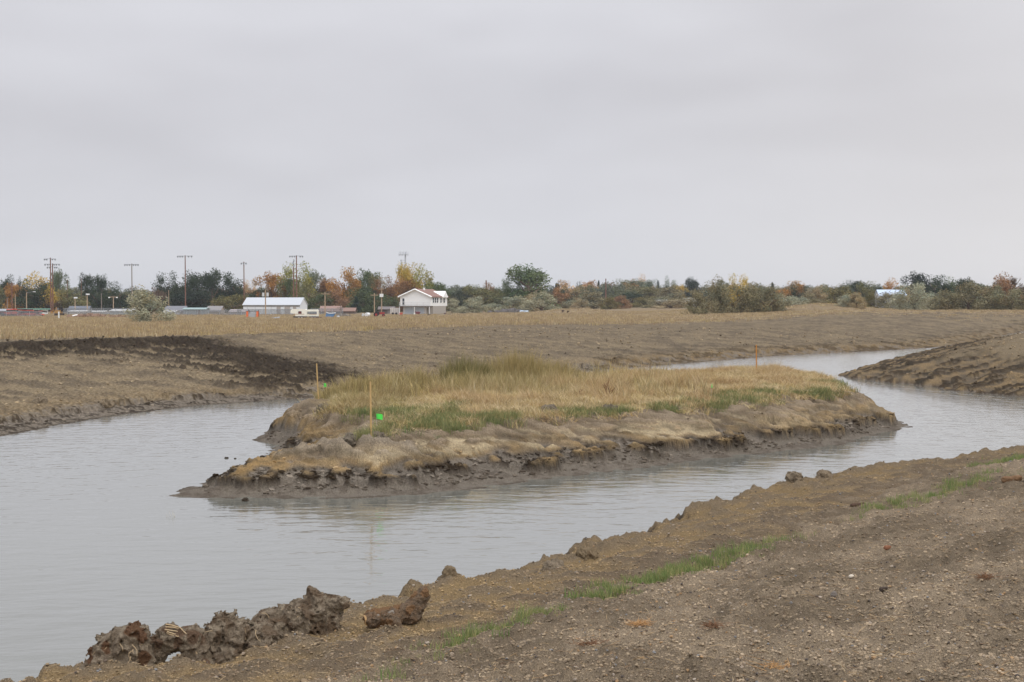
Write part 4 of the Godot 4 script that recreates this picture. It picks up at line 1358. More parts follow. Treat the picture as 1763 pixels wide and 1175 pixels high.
func build_yard() -> void:
	var steel := mat(140, 146, 152)
	var wire := StandardMaterial3D.new()
	wire.albedo_color = Color(0.56, 0.58, 0.60, 0.38)
	wire.transparency = BaseMaterial3D.TRANSPARENCY_ALPHA
	wire.roughness = 0.6
	fence(-124.24, -110.61, 300, 1.3, "low grey fence at the left edge before the red pipe pile", steel, wire)
	fence(-113.63, -92.68, 318, 1.7, "grey fence behind the dirt mound, left of the bushy tree", steel, wire)
	fence(-85.93, -66.98, 316, 1.4, "grey fence right of the bushy tree before the dark trees", steel, wire)
	fence(-69.27, -55.08, 322, 1.5, "grey fence in front of the white metal building", steel, wire)
	fence(-52.74, -44.37, 335, 1.5, "grey fence right of the campers, left of the blue tarp", steel, wire)
	camper("cream camper trailer with raised front end, left of the two", -45.02, 270, 3.3, 2.05, true)
	camper("cream camper trailer with row of windows, right of the two", -42.39, 272, 2.3, 2.0, false)
	# the orange goal-like frame
	var d := 290.0
	var x := -58.96
	var y := ground(x, -d)
	var o := thing("orange_frame", "dark bar on two orange posts in front of the white metal building", "gate", Vector3(x, y, -d))
	var h := 1.99 - y
	for s in [-1.0, 1.0]: box(o, "orange_post", Vector3(0.42, h, 0.4), Vector3(s * 1.15, h / 2, 0), mat(196, 104, 66))
	box(o, "crossbar", Vector3(2.9, 0.12, 0.3), Vector3(-0.1, h + 0.07, 0), mat(70, 66, 66))
	box(o, "side_post", Vector3(0.12, h + 0.3, 0.12), Vector3(1.4, h / 2 + 0.1, -0.3), mat(80, 76, 74))
	box(o, "panel", Vector3(1.6, h * 0.6, 0.1), Vector3(-0.1, h * 0.32, -0.1), mat(150, 156, 160))
	# pile of red and black pipes
	d = 305.0
	x = -117.17
	y = ground(x, -d)
	o = thing("pipe_pile", "long pile of red and black plastic pipes at the left edge of the field", "pile", Vector3(x, y, -d))
	rng.seed = 6
	for k in 34:
		var row := k % 4
		var px_ := rng.randf_range(-5.2, 4.2)
		var ln := rng.randf_range(1.2, 2.6)
		var py_ := 0.25 + row * 0.42 * (1.0 - absf(px_) / 8.5) + 0.15
		var a := Vector3(px_ - ln, py_ + rng.randf_range(-0.15, 0.15), 1.2 - row * 0.4)
		var bent := Vector3(px_, py_ + rng.randf_range(0.0, 0.25), 1.2 - row * 0.4)
		var b := Vector3(px_ + ln, py_ + rng.randf_range(-0.15, 0.15), 1.2 - row * 0.4)
		part(o, "red_pipe" if rng.randf() < 0.45 else "black_pipe", tube([a, bent, b], [0.16, 0.16, 0.16], 7), mat(176, 84, 70) if k % 3 == 0 else mat(52, 44, 46))
	# digger
	x = -110.78
	y = ground(x, -312.0)
	o = thing("digger", "small ochre digger with a dark cab beside the dirt mound at left", "digger", Vector3(x, y, -312.0))
	var ochre := mat(150, 118, 74)
	box(o, "track", Vector3(1.9, 0.55, 0.5), Vector3(0.2, 0.3, 0.6), mat(62, 56, 52))
	box(o, "track", Vector3(1.9, 0.55, 0.5), Vector3(0.2, 0.3, -0.6), mat(62, 56, 52))
	box(o, "body", Vector3(1.5, 0.7, 1.4), Vector3(0.0, 0.95, 0), ochre)
	box(o, "cab", Vector3(0.7, 1.0, 1.0), Vector3(0.65, 1.55, 0), mat(50, 48, 48))
	part(o, "boom", tube([Vector3(-0.4, 1.2, 0), Vector3(-0.5, 1.95, 0), Vector3(-1.5, 1.1, 0)], [0.16, 0.15, 0.12], 4), ochre)
	box(o, "bucket", Vector3(0.4, 0.45, 0.6), Vector3(-1.6, 0.8, 0), ochre, Vector3(0, 0, 0.4))
	box(self, "white_post", Vector3(0.22, 1.5, 0.2), Vector3(-92.97, ground(-92.97, -262.0) + 0.7, -262.0), mat(200, 204, 204))
	tag(get_node("white_post"), "short white marker post in the dry grass at left", "post")
	# heap of dirt and brush, and the pale mound beside it
	heap("dirt_heap", "brown heap of dirt and brush behind the white post at left", -96.12, 290.0, 5.2, 1.35, mat(122, 98, 82), mat(96, 78, 66), 61)
	heap("dirt_heap", "low reddish brown heap between the big heap and the bushy tree", -88.25, 285.0, 3.2, 0.75, mat(128, 106, 90), mat(104, 84, 70), 62)
	heap("brush_heap", "long dark grey heap of brush and rubble below the big round tree", -0.23, 335.0, 6.4, 1.5, mat(92, 90, 88), mat(74, 70, 68), 63)
	heap("junk_heap", "grey heap of scrap right of the blue tarp", -39.73, 300.0, 1.7, 0.95, mat(116, 112, 106), mat(84, 80, 74), 64)
	var plank := box(self, "white_board", Vector3(1.1, 0.10, 0.5), Vector3(-96.88, ground(-96.88, -283.0) + 0.55, -283.0), mat(206, 206, 204), Vector3(0.4, 0, 0.2))
	tag(plank, "white board lying tilted at the foot of the dirt heap at left", "board")
	# blue tarp over something
	x = -40.59
	y = ground(x, -285.0)
	o = thing("blue_tarp", "blue tarp with white edge slung over a frame right of the campers", "tarp", Vector3(x, y, -285.0))
	var st := begin()
	var outline := PackedVector2Array([Vector2(-1.1, 0.2), Vector2(0.5, 0.15), Vector2(1.2, 1.1), Vector2(0.4, 1.0), Vector2(-0.3, 1.0), Vector2(-0.8, 1.2)])
	add_prism(st, outline, 1.2)
	part(o, "sheet", done(st), mat(84, 118, 158, 0.5))
	part(o, "white_edge", tube([Vector3(-0.85, 1.24, 0.05), Vector3(-0.3, 1.04, 0.05), Vector3(0.4, 1.04, 0.05), Vector3(1.25, 1.14, 0.05)], [0.09, 0.09, 0.09, 0.09], 4), mat(204, 206, 206))
	# pale tank, tractor, dark bits round the drive
	x = -34.28
	y = ground(x, -300.0)
	o = thing("white_tank", "small white tank and drum lying in the grass left of the red tractor", "tank", Vector3(x, y, -300.0))
	rod(o, "tank", Vector3(0.1, 0.5, 0.4), Vector3(0.55, 0.55, -0.6), 0.48, 0.45, mat(200, 202, 204), 12)
	rod(o, "drum", Vector3(-0.75, 0.1, 0.2), Vector3(-0.6, 0.75, 0.2), 0.28, 0.28, mat(180, 186, 190), 10)
	x = -30.63
	y = ground(x, -295.0)
	o = thing("red_tractor", "dark red tractor parked in the grass left of the white house", "tractor", Vector3(x, y, -295.0), 0.1)
	var red := mat(138, 58, 54, 0.5)
	var dark := mat(50, 44, 48)
	box(o, "hood", Vector3(1.3, 0.5, 0.6), Vector3(0.55, 0.85, 0), red)
	box(o, "body", Vector3(1.0, 0.6, 0.9), Vector3(-0.5, 0.8, 0), dark)
	box(o, "seat", Vector3(0.35, 0.4, 0.5), Vector3(-0.7, 1.25, 0), dark)
	for k in 2:
		var w1 := rod(o, "rear_wheel", Vector3(-0.75, 0.55, 0.45 - k * 1.2), Vector3(-0.75, 0.55, 0.75 - k * 1.2), 0.6, 0.6, dark, 14)
		rod(w1, "rim", Vector3(-0.75, 0.55, 0.75 - k * 1.2), Vector3(-0.75, 0.55, 0.77 - k * 1.2), 0.28, 0.28, red, 10)
		var w2 := rod(o, "front_wheel", Vector3(0.95, 0.35, 0.4 - k * 1.0), Vector3(0.95, 0.35, 0.6 - k * 1.0), 0.36, 0.36, dark, 12)
		rod(w2, "rim", Vector3(0.95, 0.35, 0.6 - k * 1.0), Vector3(0.95, 0.35, 0.62 - k * 1.0), 0.16, 0.16, red, 10)
	rod(o, "exhaust", Vector3(0.6, 1.1, 0), Vector3(0.6, 1.7, 0), 0.05, 0.05, dark, 6)
	x = -30.67
	y = ground(x, -335.0)
	o = thing("box_trailer", "pale grey box trailer standing left of the white house", "trailer", Vector3(x, y, -335.0))
	box(o, "body", Vector3(2.4, 1.5, 1.8), Vector3(0, 1.05, 0), mat(186, 182, 178))
	for k in 4: box(o, "rib", Vector3(0.08, 1.4, 0.05), Vector3(-0.9 + k * 0.6, 1.05, 0.92), mat(150, 146, 142))
	for k in 2: rod(o, "wheel", Vector3(-0.5 + k * 0.9, 0.3, 0.75), Vector3(-0.5 + k * 0.9, 0.3, 0.95), 0.3, 0.3, dark, 10)
	var bits := [
		["red_can", 690.5, 540, 320, Vector3(0.7, 0.6, 0.6), [156, 78, 70], "small red object at the left corner of the garage", "can"],
		["covered_grill", 719, 538, 327, Vector3(1.1, 0.7, 0.6), [96, 56, 60], "dark red covered cart standing before the garage doors", "cart"],
		["white_jug", 713.5, 541, 322, Vector3(0.35, 0.5, 0.35), [210, 210, 210], "small white can left of the dark red cart at the garage", "can"],
		["black_drum", 739.5, 546, 285, Vector3(0.75, 0.5, 0.6), [52, 48, 50], "small black lump on the grass edge of the gravel drive", "drum"],
		["metal_sheet", 756, 545.5, 285, Vector3(2.4, 0.14, 0.9), [176, 182, 188], "pale sheet lying flat on the grass right of the gravel drive", "sheet"],
		["metal_sheet", 776, 544.5, 288, Vector3(1.6, 0.22, 0.8), [104, 110, 120], "dark blue-grey board tilted up at the end of the pale sheets", "board"],
		["rock_pile", 766, 542.5, 290, Vector3(0.5, 0.7, 0.5), [90, 76, 72], "dark upright stump between the pale sheet and the dark board", "stump"],
		["white_trough", 475, 550, 262, Vector3(1.6, 0.35, 0.7), [166, 178, 192], "pale blue flat trough in the grass left of the campers", "trough"],
		["white_crate", 902, 538, 330, Vector3(2.0, 0.5, 1.0), [176, 192, 206], "pale blue and white scrap lying before the dark brush heap", "scrap"],
		["dark_log", 545, 552, 262, Vector3(2.0, 0.4, 0.6), [88, 72, 64], "dark brushy pile at the wheels of the left camper", "brush"],
		["white_bin", 582, 550, 285, Vector3(0.5, 0.5, 0.4), [190, 194, 196], "small pale bin between the blue tarp and the scrap heap", "bin"],
	]
	for b in bits:
		var q: float = (b[1] - 881.5) / 2200.0 * float(b[3])
		var c: Array = b[5]
		var bm := BoxMesh.new()
		bm.size = b[4]
		bm.subdivide_width = 3
		bm.subdivide_height = 2
		bm.subdivide_depth = 3
		var s2 := SurfaceTool.new()
		s2.create_from(bm, 0)
		var am := s2.commit()
		var arr := am.surface_get_arrays(0)
		var vs: PackedVector3Array = arr[Mesh.ARRAY_VERTEX]
		for i in vs.size(): vs[i] += Vector3(na.get_noise_3dv(vs[i] * 2.0), na.get_noise_3dv(vs[i] * 2.0 + Vector3.ONE * 9.0), na.get_noise_3dv(vs[i] * 2.0 + Vector3.ONE * 5.0)) * b[4] * 0.12
		var inds: PackedInt32Array = arr[Mesh.ARRAY_INDEX]
		var p := part(self, b[0], raw_mesh(vs, PackedColorArray(), PackedVector3Array(), inds), mat(c[0], c[1], c[2]))
		p.position = Vector3(q, maxf(ground(q, -float(b[3])), 0.0) + b[4].y * 0.45, -float(b[3]))
		p.rotation = Vector3(0, rng.randf_range(-0.4, 0.4), rng.randf_range(-0.12, 0.12))
		tag(p, b[6], b[7])
	# two dead snags on the field
	for s in [[967.5, 544, 1.1, "dark dead shrub on the field right of the big round tree, left of the pair"], [976, 541.5, 0.9, "thin dark dead shrub on the field, right of the pair"], [1084.5, 542, 0.4, "small dark lump of brush alone on the far dry strip"]]:
		var q: float = (s[0] - 881.5) / 2200.0 * 265.0
		st = begin()
		rng.seed = int(s[0])
		for k in 4:
			var az := rng.randf() * TAU
			grow(st, Vector3.ZERO, Vector3(cos(az) * 0.9, 1, sin(az) * 0.9).normalized(), s[2] * 0.5, 0.05, 2)
		var p := part(self, "dead_shrub", done(st), mat(72, 62, 56))
		p.position = Vector3(q, ground(q, -265.0), -265.0)
		tag(p, s[3], "shrub")

func heap(called: String, label: String, x: float, d: float, half: float, h: float, m1: Material, m2: Material, seed_: int) -> void:
	var y := ground(x, -d)
	var caps := []
	rng.seed = seed_
	for k in 7:
		var t := (k / 6.0 - 0.5) * 2.0
		var r := h * (1.0 - 0.55 * absf(t)) * rng.randf_range(0.55, 0.8)
		caps.append([Vector3(t * (half - h * 0.5), 0.0, 0), Vector3(t * (half - h * 0.5) + 0.5, h * 0.25 * (1.0 - absf(t)), rng.randf_range(-0.6, 0.6)), r, r * 0.7])
	var c1: Color = (m1 as StandardMaterial3D).albedo_color.srgb_to_linear()
	var c2: Color = (m2 as StandardMaterial3D).albedo_color.srgb_to_linear()
	var m := StandardMaterial3D.new()
	m.vertex_color_use_as_albedo = true
	m.roughness = 0.95
	var o := thing(called, label, "heap", Vector3(x, y, -d))
	part(o, "earth", lump(caps, [], 0.22, 0.30, 0.8, seed_, c1, c2, c1.lerp(c2, 0.4)), m)
	var st := begin()
	for k in 26:
		var p := Vector3(rng.randf_range(-half, half) * 0.85, h * 0.5, rng.randf_range(-0.3, 0.7))
		p.y = h * (1.0 - absf(p.x) / half) * 0.75
		var q := p + Vector3(rng.randfn() * 0.6, rng.randf_range(0.05, 0.55), rng.randfn() * 0.3)
		add_tube(st, [p - (q - p) * 0.4, q], [0.04, 0.02], 4)
	part(o, "branches", done(st), m2)

func build_stakes() -> void:
	var lath := StandardMaterial3D.new()
	lath.vertex_color_use_as_albedo = false
	lath.albedo_color = lin(202, 170, 116, 1.2).linear_to_srgb()
	lath.albedo_texture = noise_texture(0.03, 3, 0.8, 1.0, 128, 77)
	lath.uv1_triplanar = true
	lath.uv1_scale = Vector3(20, 1.5, 20)
	lath.roughness = 0.8
	var rows := [
		[Vector2(-3.12, 28.21), 1.20, 0.012, "bare wooden survey stake nearest the camera, beside the larger green flag"],
		[Vector2(-5.93, 39.04), 1.10, 0.045, "bare wooden survey stake at the left end of the island, by the dark soil"],
		[Vector2(9.94, 51.83), 1.22, 0.02, "orange-tinted wooden survey stake at the far right back of the island"],
	]
	for r in rows:
		var p: Vector2 = r[0]
		var y := ground(p.x, -p.y)
		var st := begin()
		var out := PackedVector2Array([Vector2(-0.019, -0.25), Vector2(0.019, -0.25), Vector2(0.019, r[1] - 0.008), Vector2(0.012, r[1]), Vector2(-0.012, r[1]), Vector2(-0.019, r[1] - 0.008)])
		add_prism(st, out, 0.022, Vector3(0, 0, 0.011))
		st.generate_normals()
		var m: StandardMaterial3D = lath
		if r[3].begins_with("orange"):
			m = lath.duplicate()
			m.albedo_color = lin(200, 138, 66, 1.2).linear_to_srgb()
		var o := part(self, "survey_stake", st.commit(), m)
		o.position = Vector3(p.x, y, -p.y)
		o.rotation = Vector3(0, 0.3, r[2])
		tag(o, r[3], "stake", "wooden survey stakes on the island")
	var green := mat(70, 226, 74, 0.6, 0.0, 1.1)
	green.backlight_enabled = true
	green.backlight = Color(0.4, 0.4, 0.4)
	var flags := [
		[Vector2(-3.11, 29.24), 0.125, 0.30, -0.25, "square bright green pin flag beside the nearest stake on the island"],
		[Vector2(-6.02, 40.75), 0.12, 0.32, 0.9, "small bright green pin flag right of the left-end stake"],
		[Vector2(5.99, 38.32), 0.11, 0.45, 1.15, "narrow bright green pin flag in the dry grass at the right of the island"],
	]
	for f in flags:
		var p: Vector2 = f[0]
		var o := thing("pin_flag", f[4], "flag", Vector3(p.x, ground(p.x, -p.y), -p.y), f[3], "green pin flags on the island")
		rod(o, "wire", Vector3(0, -0.1, 0), Vector3(0, f[2] + f[1], 0), 0.003, 0.003, mat(150, 150, 150, 0.4), 5)
		var st := begin()
		var n := 6
		for i in n:
			for j in n:
				var q := []
				for k in [[i, j], [i + 1, j], [i, j + 1], [i + 1, j + 1]]:
					var u: float = float(k[0]) / n
					var v: float = float(k[1]) / n
					q.append(Vector3(u * f[1] * 1.15, f[2] + v * f[1] - 0.02 * u * u, 0.02 * sin(u * 4.0 + v)))
				for e in [q[0], q[2], q[1], q[1], q[2], q[3]]: st.add_vertex(e)
		part(o, "flag", done(st), green)

func build_roots(soil: StandardMaterial3D) -> void:
	var m: StandardMaterial3D = soil.duplicate()
	m.uv1_scale = Vector3.ONE * 1.6
	m.heightmap_scale = 2.0
	var clay := lin(158, 145, 126)
	var clay2 := lin(122, 109, 93)
	var rust := lin(114, 88, 68)
	var ochre := lin(150, 118, 84)
	var V := func(x: float, y: float, z: float) -> Vector3: return Vector3(x, y, z)
	var fibre := mat(158, 140, 112)
	var g := "torn out tree roots on the near shore"
	# leftmost: hollow stump with red-brown broken wood
	var p: Vector2 = Vector2(-3.83, 12.49)
	var base := Vector3(p.x, ground(p.x, -p.y) - 0.06, -p.y)
	var o := thing("tree_stump", "hollow torn stump with red-brown broken wood at the bottom left", "stump", base, 0.0, g)
	part(o, "wood", lump([[V.call(-0.22, 0.0, 0.1), V.call(-0.14, 0.28, 0), 0.15, 0.11], [V.call(0.0, 0.0, 0.05), V.call(0.02, 0.34, -0.02), 0.16, 0.10], [V.call(0.16, 0.0, 0.0), V.call(0.13, 0.40, -0.05), 0.12, 0.06], [V.call(-0.05, 0.30, 0), V.call(0.13, 0.35, 0), 0.08, 0.06], [V.call(-0.26, -0.05, 0.2), V.call(0.1, -0.05, 0.25), 0.14, 0.16]], [[V.call(0.02, 0.10, 0.24), V.call(0.05, 0.24, 0.16), 0.07, 0.05]], 0.011, 0.06, 4.0, 3, clay, clay2, rust), m)
	strands(o, 26, 0.26, 0.40, fibre, 71)
	# arched root with daylight under it
	p = Vector2(-3.40, 12.75)
	base = Vector3(p.x, ground(p.x, -p.y) - 0.05, -p.y)
	o = thing("arched_root", "arched root clod with water showing through the gap beneath it", "root", base, 0.0, g)
	part(o, "wood", lump([[V.call(-0.30, 0.0, 0), V.call(-0.24, 0.24, 0), 0.10, 0.09], [V.call(-0.24, 0.24, 0), V.call(-0.04, 0.36, 0), 0.09, 0.09], [V.call(-0.04, 0.36, 0), V.call(0.18, 0.34, 0), 0.10, 0.10], [V.call(0.18, 0.34, 0), V.call(0.30, 0.12, 0), 0.11, 0.11], [V.call(0.30, 0.12, 0), V.call(0.34, -0.06, 0.04), 0.11, 0.13], [V.call(-0.18, 0.16, 0.05), V.call(-0.12, 0.28, 0.05), 0.06, 0.05]], [], 0.011, 0.05, 4.5, 8, clay, clay2, rust.lerp(clay2, 0.4)), m)
	for k in 5:
		rng.seed = 80 + k
		var pts := []
		for i in 7:
			var t := i / 6.0
			pts.append(Vector3(-0.05 + 0.36 * t + rng.randfn() * 0.012, 0.44 - 0.06 * t - 0.34 * t * t * t + 0.02 * k, 0.10 + 0.03 * sin(t * 5.0 + k)))
		part(o, "root_strand", tube(pts, [0.007, 0.007, 0.006, 0.006, 0.005, 0.004, 0.003], 5), fibre)
	# the middle clod with a spike
	p = Vector2(-2.76, 12.90)
	base = Vector3(p.x, ground(p.x, -p.y) - 0.05, -p.y)
	o = thing("root_clod", "lumpy grey clay root clod with a small broken spike on top", "root", base, 0.0, g)
	part(o, "clay", lump([[V.call(-0.28, 0.05, 0), V.call(-0.2, 0.28, 0), 0.15, 0.13], [V.call(-0.10, 0.08, 0.02), V.call(0.0, 0.26, 0), 0.18, 0.14], [V.call(0.18, 0.05, 0), V.call(0.22, 0.20, 0), 0.18, 0.15], [V.call(-0.16, 0.35, 0), V.call(-0.17, 0.47, 0), 0.06, 0.025], [V.call(-0.10, 0.35, 0), V.call(-0.09, 0.45, -0.02), 0.06, 0.04], [V.call(-0.28, -0.02, 0.1), V.call(0.3, -0.02, 0.15), 0.12, 0.12]], [], 0.011, 0.065, 4.5, 13, clay, clay2, clay2.lerp(rust, 0.25)), m)
	rod(o, "broken_root", Vector3(0.02, 0.06, 0.20), Vector3(0.18, 0.10, 0.24), 0.05, 0.035, mat(112, 72, 50), 7)
	strands(o, 22, 0.32, 0.38, fibre, 72)
	# the big root ball with two horns
	p = Vector2(-2.29, 13.66)
	base = Vector3(p.x, ground(p.x, -p.y) - 0.06, -p.y)
	o = thing("root_ball", "largest mud caked root ball with horn-like prongs, by the shore", "root", base, 0.0, g)
	part(o, "clay", lump([[V.call(-0.46, 0.06, 0), V.call(-0.30, 0.20, 0), 0.16, 0.15], [V.call(-0.30, 0.16, 0), V.call(0.0, 0.28, 0), 0.17, 0.17], [V.call(0.0, 0.10, 0.02), V.call(0.18, 0.34, 0), 0.20, 0.16], [V.call(0.15, 0.36, 0), V.call(0.17, 0.56, 0), 0.10, 0.05], [V.call(0.22, 0.38, 0), V.call(0.44, 0.45, 0), 0.10, 0.055], [V.call(0.30, 0.05, 0), V.call(0.30, 0.36, 0), 0.13, 0.10], [V.call(-0.42, -0.04, 0.1), V.call(0.3, -0.04, 0.12), 0.12, 0.12]], [], 0.012, 0.065, 4.0, 17, clay, clay2, clay2.lerp(rust, 0.3)), m)
	strands(o, 36, 0.42, 0.45, fibre, 73)
	strands(o, 14, 0.30, 0.40, mat(116, 84, 60), 74)
	# the log
	p = Vector2(-1.22, 13.83)
	base = Vector3(p.x, ground(p.x, -p.y) + 0.02, -p.y)
	o = thing("log", "short split log with orange inner wood and an upright stub at its right end", "log", base, 0.22, g)
	part(o, "bark", lump([[V.call(-0.30, 0.06, 0.04), V.call(0.12, 0.09, 0), 0.080, 0.092], [V.call(0.12, 0.09, 0), V.call(0.25, 0.29, -0.02), 0.09, 0.060], [V.call(-0.1, 0.04, 0.1), V.call(-0.02, -0.03, 0.16), 0.05, 0.03]], [], 0.010, 0.035, 5.0, 23, lin(124, 110, 95), lin(134, 112, 90), lin(138, 108, 80)), m)
	rod(o, "sawn_end", Vector3(-0.374, 0.055, 0.05), Vector3(-0.394, 0.052, 0.052), 0.062, 0.052, mat(156, 128, 92), 9)
	rod(o, "peeled_bark", Vector3(-0.28, 0.10, 0.10), Vector3(-0.08, 0.125, 0.08), 0.030, 0.034, mat(112, 106, 98), 6)
	# clods and stones along the lip of the bank
	var clods := [
		[743, 1013, 0.12, 0.065, "round brown dirt clod just right of the log"], [773, 1012, 0.13, 0.08, "lumpy clod on the bank edge, second right of the log"], [816, 1004, 0.12, 0.085, "pointed grey clod on the bank edge right of the log's clods"],
		[1598, 806, 0.10, 0.085, "rounded grey clod on the far right bank edge, largest of the row"], [1634, 808, 0.10, 0.055, "small rounded clod right of the largest one on the far right bank edge"], [1505, 822, 0.10, 0.07, "small clod on the right bank edge before the larger row"], [1420, 833, 0.12, 0.12, "broad brown lump on the bank edge at right of centre"],
		[1370, 850, 0.15, 0.11, "flat brown lump left of the broad one on the bank edge"], [955, 985, 0.3, 0.11, "yellowish clay clod on the middle of the near bank"], [1010, 966, 0.25, 0.10, "dark clod right of the yellowish one on the near bank"], [180, 680, 0.6, 0.22, "brown sod lump on the left bank across the water"], [68, 690, 0.5, 0.17, "low brown lump near the left edge of the far bank"],
		[420, 864, 0.0, 0.055, "small dark clod sitting in the water before the island"], [388, 790, 0.0, 0.035, "tiny dark lump in the water left of the island"], [403, 791, 0.0, 0.03, "tiny flat lump in the water nearest the island's left side"],
		[648, 752, 0.92, 0.14, "grey clay clod heaped at the foot of the nearest stake"], [603, 755, 0.90, 0.14, "pale grey clod left of the nearest stake"], [945, 716, 0.95, 0.16, "pale grey clod on the island's front edge at the middle"], [1052, 708, 0.95, 0.16, "pair of white stones-like clod on the island's front edge"], [558, 715, 0.85, 0.14, "pale boulder-like clod at the island's left hollow"],
	]
	var k := 0
	for c in clods:
		var r: float = c[3]
		var dd: float = (3.9 - c[2]) * 2200.0 / (c[1] - 522.0)
		var x: float = (c[0] - 881.5) / 2200.0 * dd
		var cl := clay.lerp(c_ochre, [0.1, 0.6, 0.3, 0.2][k % 4])
		if c[2] > 0.8: cl = lin(142, 132, 116)
		if c[2] == 0.0: cl = c_wet
		var ms := lump([[Vector3(-r * 0.4, 0, 0), Vector3(r * 0.4, r * 0.25, 0), r, r * 0.75]], [], r / 7.0, r * 0.45, 0.6 / r, 30 + k, cl, cl * 0.75, cl * 0.9)
		var q := part(self, "dirt_clod", ms, m)
		q.position = Vector3(x, maxf(ground(x, -dd), -0.02) + r * 0.15, -dd)
		q.rotation.y = k * 1.7
		tag(q, c[4], "clod", "dirt clods along the shores")
		k += 1

func strands(o: Node3D, n: int, half: float, h: float, m: Material, seed_: int) -> void:
	rng.seed = seed_
	var st := begin()
	for i in n:
		var p := Vector3(rng.randf_range(-half, half), rng.randf_range(0.02, h), rng.randf_range(0.05, 0.16))
		var dir := Vector3(rng.randfn(), rng.randfn() * 0.8, absf(rng.randfn()) * 0.7).normalized()
		var pts := [p]
		for k in 3:
			dir = (dir + Vector3(rng.randfn(), rng.randfn() - 0.4, rng.randfn()) * 0.4).normalized()
			p += dir * rng.randf_range(0.02, 0.06)
			pts.append(p)
		add_tube(st, pts, [0.004, 0.0035, 0.003, 0.0015], 4)
	var q := part(o, "root_hair", done(st), m)
	q.set_meta("kind", "stuff")

func build_litter() -> void:
	# gravel and crumbs, bits of straw: on the near bank
	var m := StandardMaterial3D.new()
	m.vertex_color_use_as_albedo = true
	m.roughness = 0.92
	m.metallic_specular = 0.25
	var v := PackedVector3Array()
	var sphere := SphereMesh.new()
	sphere.radial_segments = 7
	sphere.rings = 3
	sphere.radius = 0.5
	sphere.height = 0.75
	var arr := sphere.get_mesh_arrays()
	v = arr[Mesh.ARRAY_VERTEX]
	for i in v.size(): v[i] *= 1.0 + 0.35 * na.get_noise_3dv(v[i] * 3.0)
	var inds: PackedInt32Array = arr[Mesh.ARRAY_INDEX]
	var flat := PackedVector3Array()
	for i in inds: flat.append(v[i])
	var stone := raw_mesh(flat)
	var places := []
	var tints := []
	rng.seed = 17
	var shades := [lin(122, 110, 96), lin(104, 92, 79), lin(130, 118, 104), lin(90, 80, 70), lin(138, 128, 116), lin(104, 104, 104), lin(138, 114, 86), lin(74, 68, 64)]
	while places.size() < 110000:
		var d := 5.5 + 26.0 * pow(rng.randf(), 1.6)
		var x := rng.randf_range(-0.45, 0.45) * d
		land(x, d)
		if tr != 0 or ts < 0.1: continue
		if d > 20.0 and rng.randf() < 0.4: continue
		var s := 0.008 + 0.022 * pow(rng.randf(), 4.0) + (0.03 * rng.randf() if rng.randf() < 0.004 else 0.0)
		s *= 1.0 + d * 0.02
		places.append(Transform3D(Basis.from_euler(Vector3(rng.randf() * TAU, rng.randf() * TAU, rng.randf() * TAU)).scaled(Vector3(s, s * 0.7, s)), Vector3(x, th + s * 0.1, -d)))
		tints.append((tc * rng.randf_range(0.66, 1.06)) if rng.randf() < 0.8 else shades[rng.randi() % 8])
	scatter("gravel", stone, m, places, tints, "fine gravel and soil crumbs strewn over the near dirt bank", "gravel")
	places = []
	tints = []
	var straw := [lin(150, 130, 100), lin(160, 144, 116), lin(120, 100, 78), lin(136, 114, 84), lin(76, 64, 52), lin(96, 78, 62)]
	while places.size() < 7000:
		var d := 5.5 + 24.0 * pow(rng.randf(), 1.5)
		var x := rng.randf_range(-0.45, 0.45) * d
		land(x, d)
		if tr != 0 or ts < 0.2: continue
		var dense := 0.30 + 0.9 * maxf(0.0, na.get_noise_2d(x * 0.9 + 50.0, d * 0.9)) + (0.5 if ts < 3.0 else 0.0)
		if rng.randf() > dense: continue
		places.append(Transform3D(Basis.from_euler(Vector3(rng.randfn() * 0.25, rng.randf() * TAU, rng.randfn() * 0.25)).scaled(Vector3(rng.randf_range(0.4, 1.6), 1, 1)), Vector3(x, th + 0.008, -d)))
		tints.append(straw[rng.randi() % 6])
	scatter("straw_litter", tube([Vector3(-0.05, 0, 0), Vector3(0, 0.006, 0.004), Vector3(0.05, 0, 0)], [0.0016, 0.0022, 0.001], 4), m, places, tints, "bits of straw and root fibre lying on the near dirt bank", "straw")
	# clods strewn on the far bank, the field, the spit and the island's cut
	places = []
	tints = []
	while places.size() < 9000:
		var d := 24.0 + 100.0 * pow(rng.randf(), 1.4)
		var x := rng.randf_range(-0.45, 0.45) * d
		land(x, d)
		if tr == 0 or ts < 0.25 or (tr == 1 and (th > 0.93 or th < 0.1)): continue
		var here := tc
		var s := (0.03 + 0.12 * pow(rng.randf(), 5.0)) * (0.7 + d * 0.008)
		if tr == 1: s *= 0.6
		places.append(Transform3D(Basis.from_euler(Vector3(rng.randf() * TAU, rng.randf() * TAU, rng.randf() * TAU)).scaled(Vector3(s, s * 0.8, s)), Vector3(x, th + s * 0.15, -d)))
		tints.append(here * rng.randf_range(0.6, 1.15))
	while places.size() < 11500:
		var x := rng.randf_range(-7.0, 12.8)
		var d := rng.randf_range(25.3, 42.0)
		land(x, d)
		if tr != 1 or th < 0.05 or th > 0.42 or ts > 1.9: continue
		if na.get_noise_2d(x * 0.6 + 70.0, d * 0.6) < -0.15 and rng.randf() < 0.85: continue
		var s := 0.02 + 0.085 * pow(rng.randf(), 3.0)
		places.append(Transform3D(Basis.from_euler(Vector3(rng.randf() * TAU, rng.randf() * TAU, rng.randf() * TAU)).scaled(Vector3(s * 1.5, s * 0.8, s)), Vector3(x, th + s * 0.1, -d)))
		tints.append(c_crust.lerp(tc, rng.randf_range(0.15, 0.9)))
	scatter("soil_clods", stone, m, places, tints, "small soil clods strewn over the far banks and the graded field", "soil")
	# straw tussocks and single pieces that stand out on the near bank
	var sm := mat(156, 122, 82)
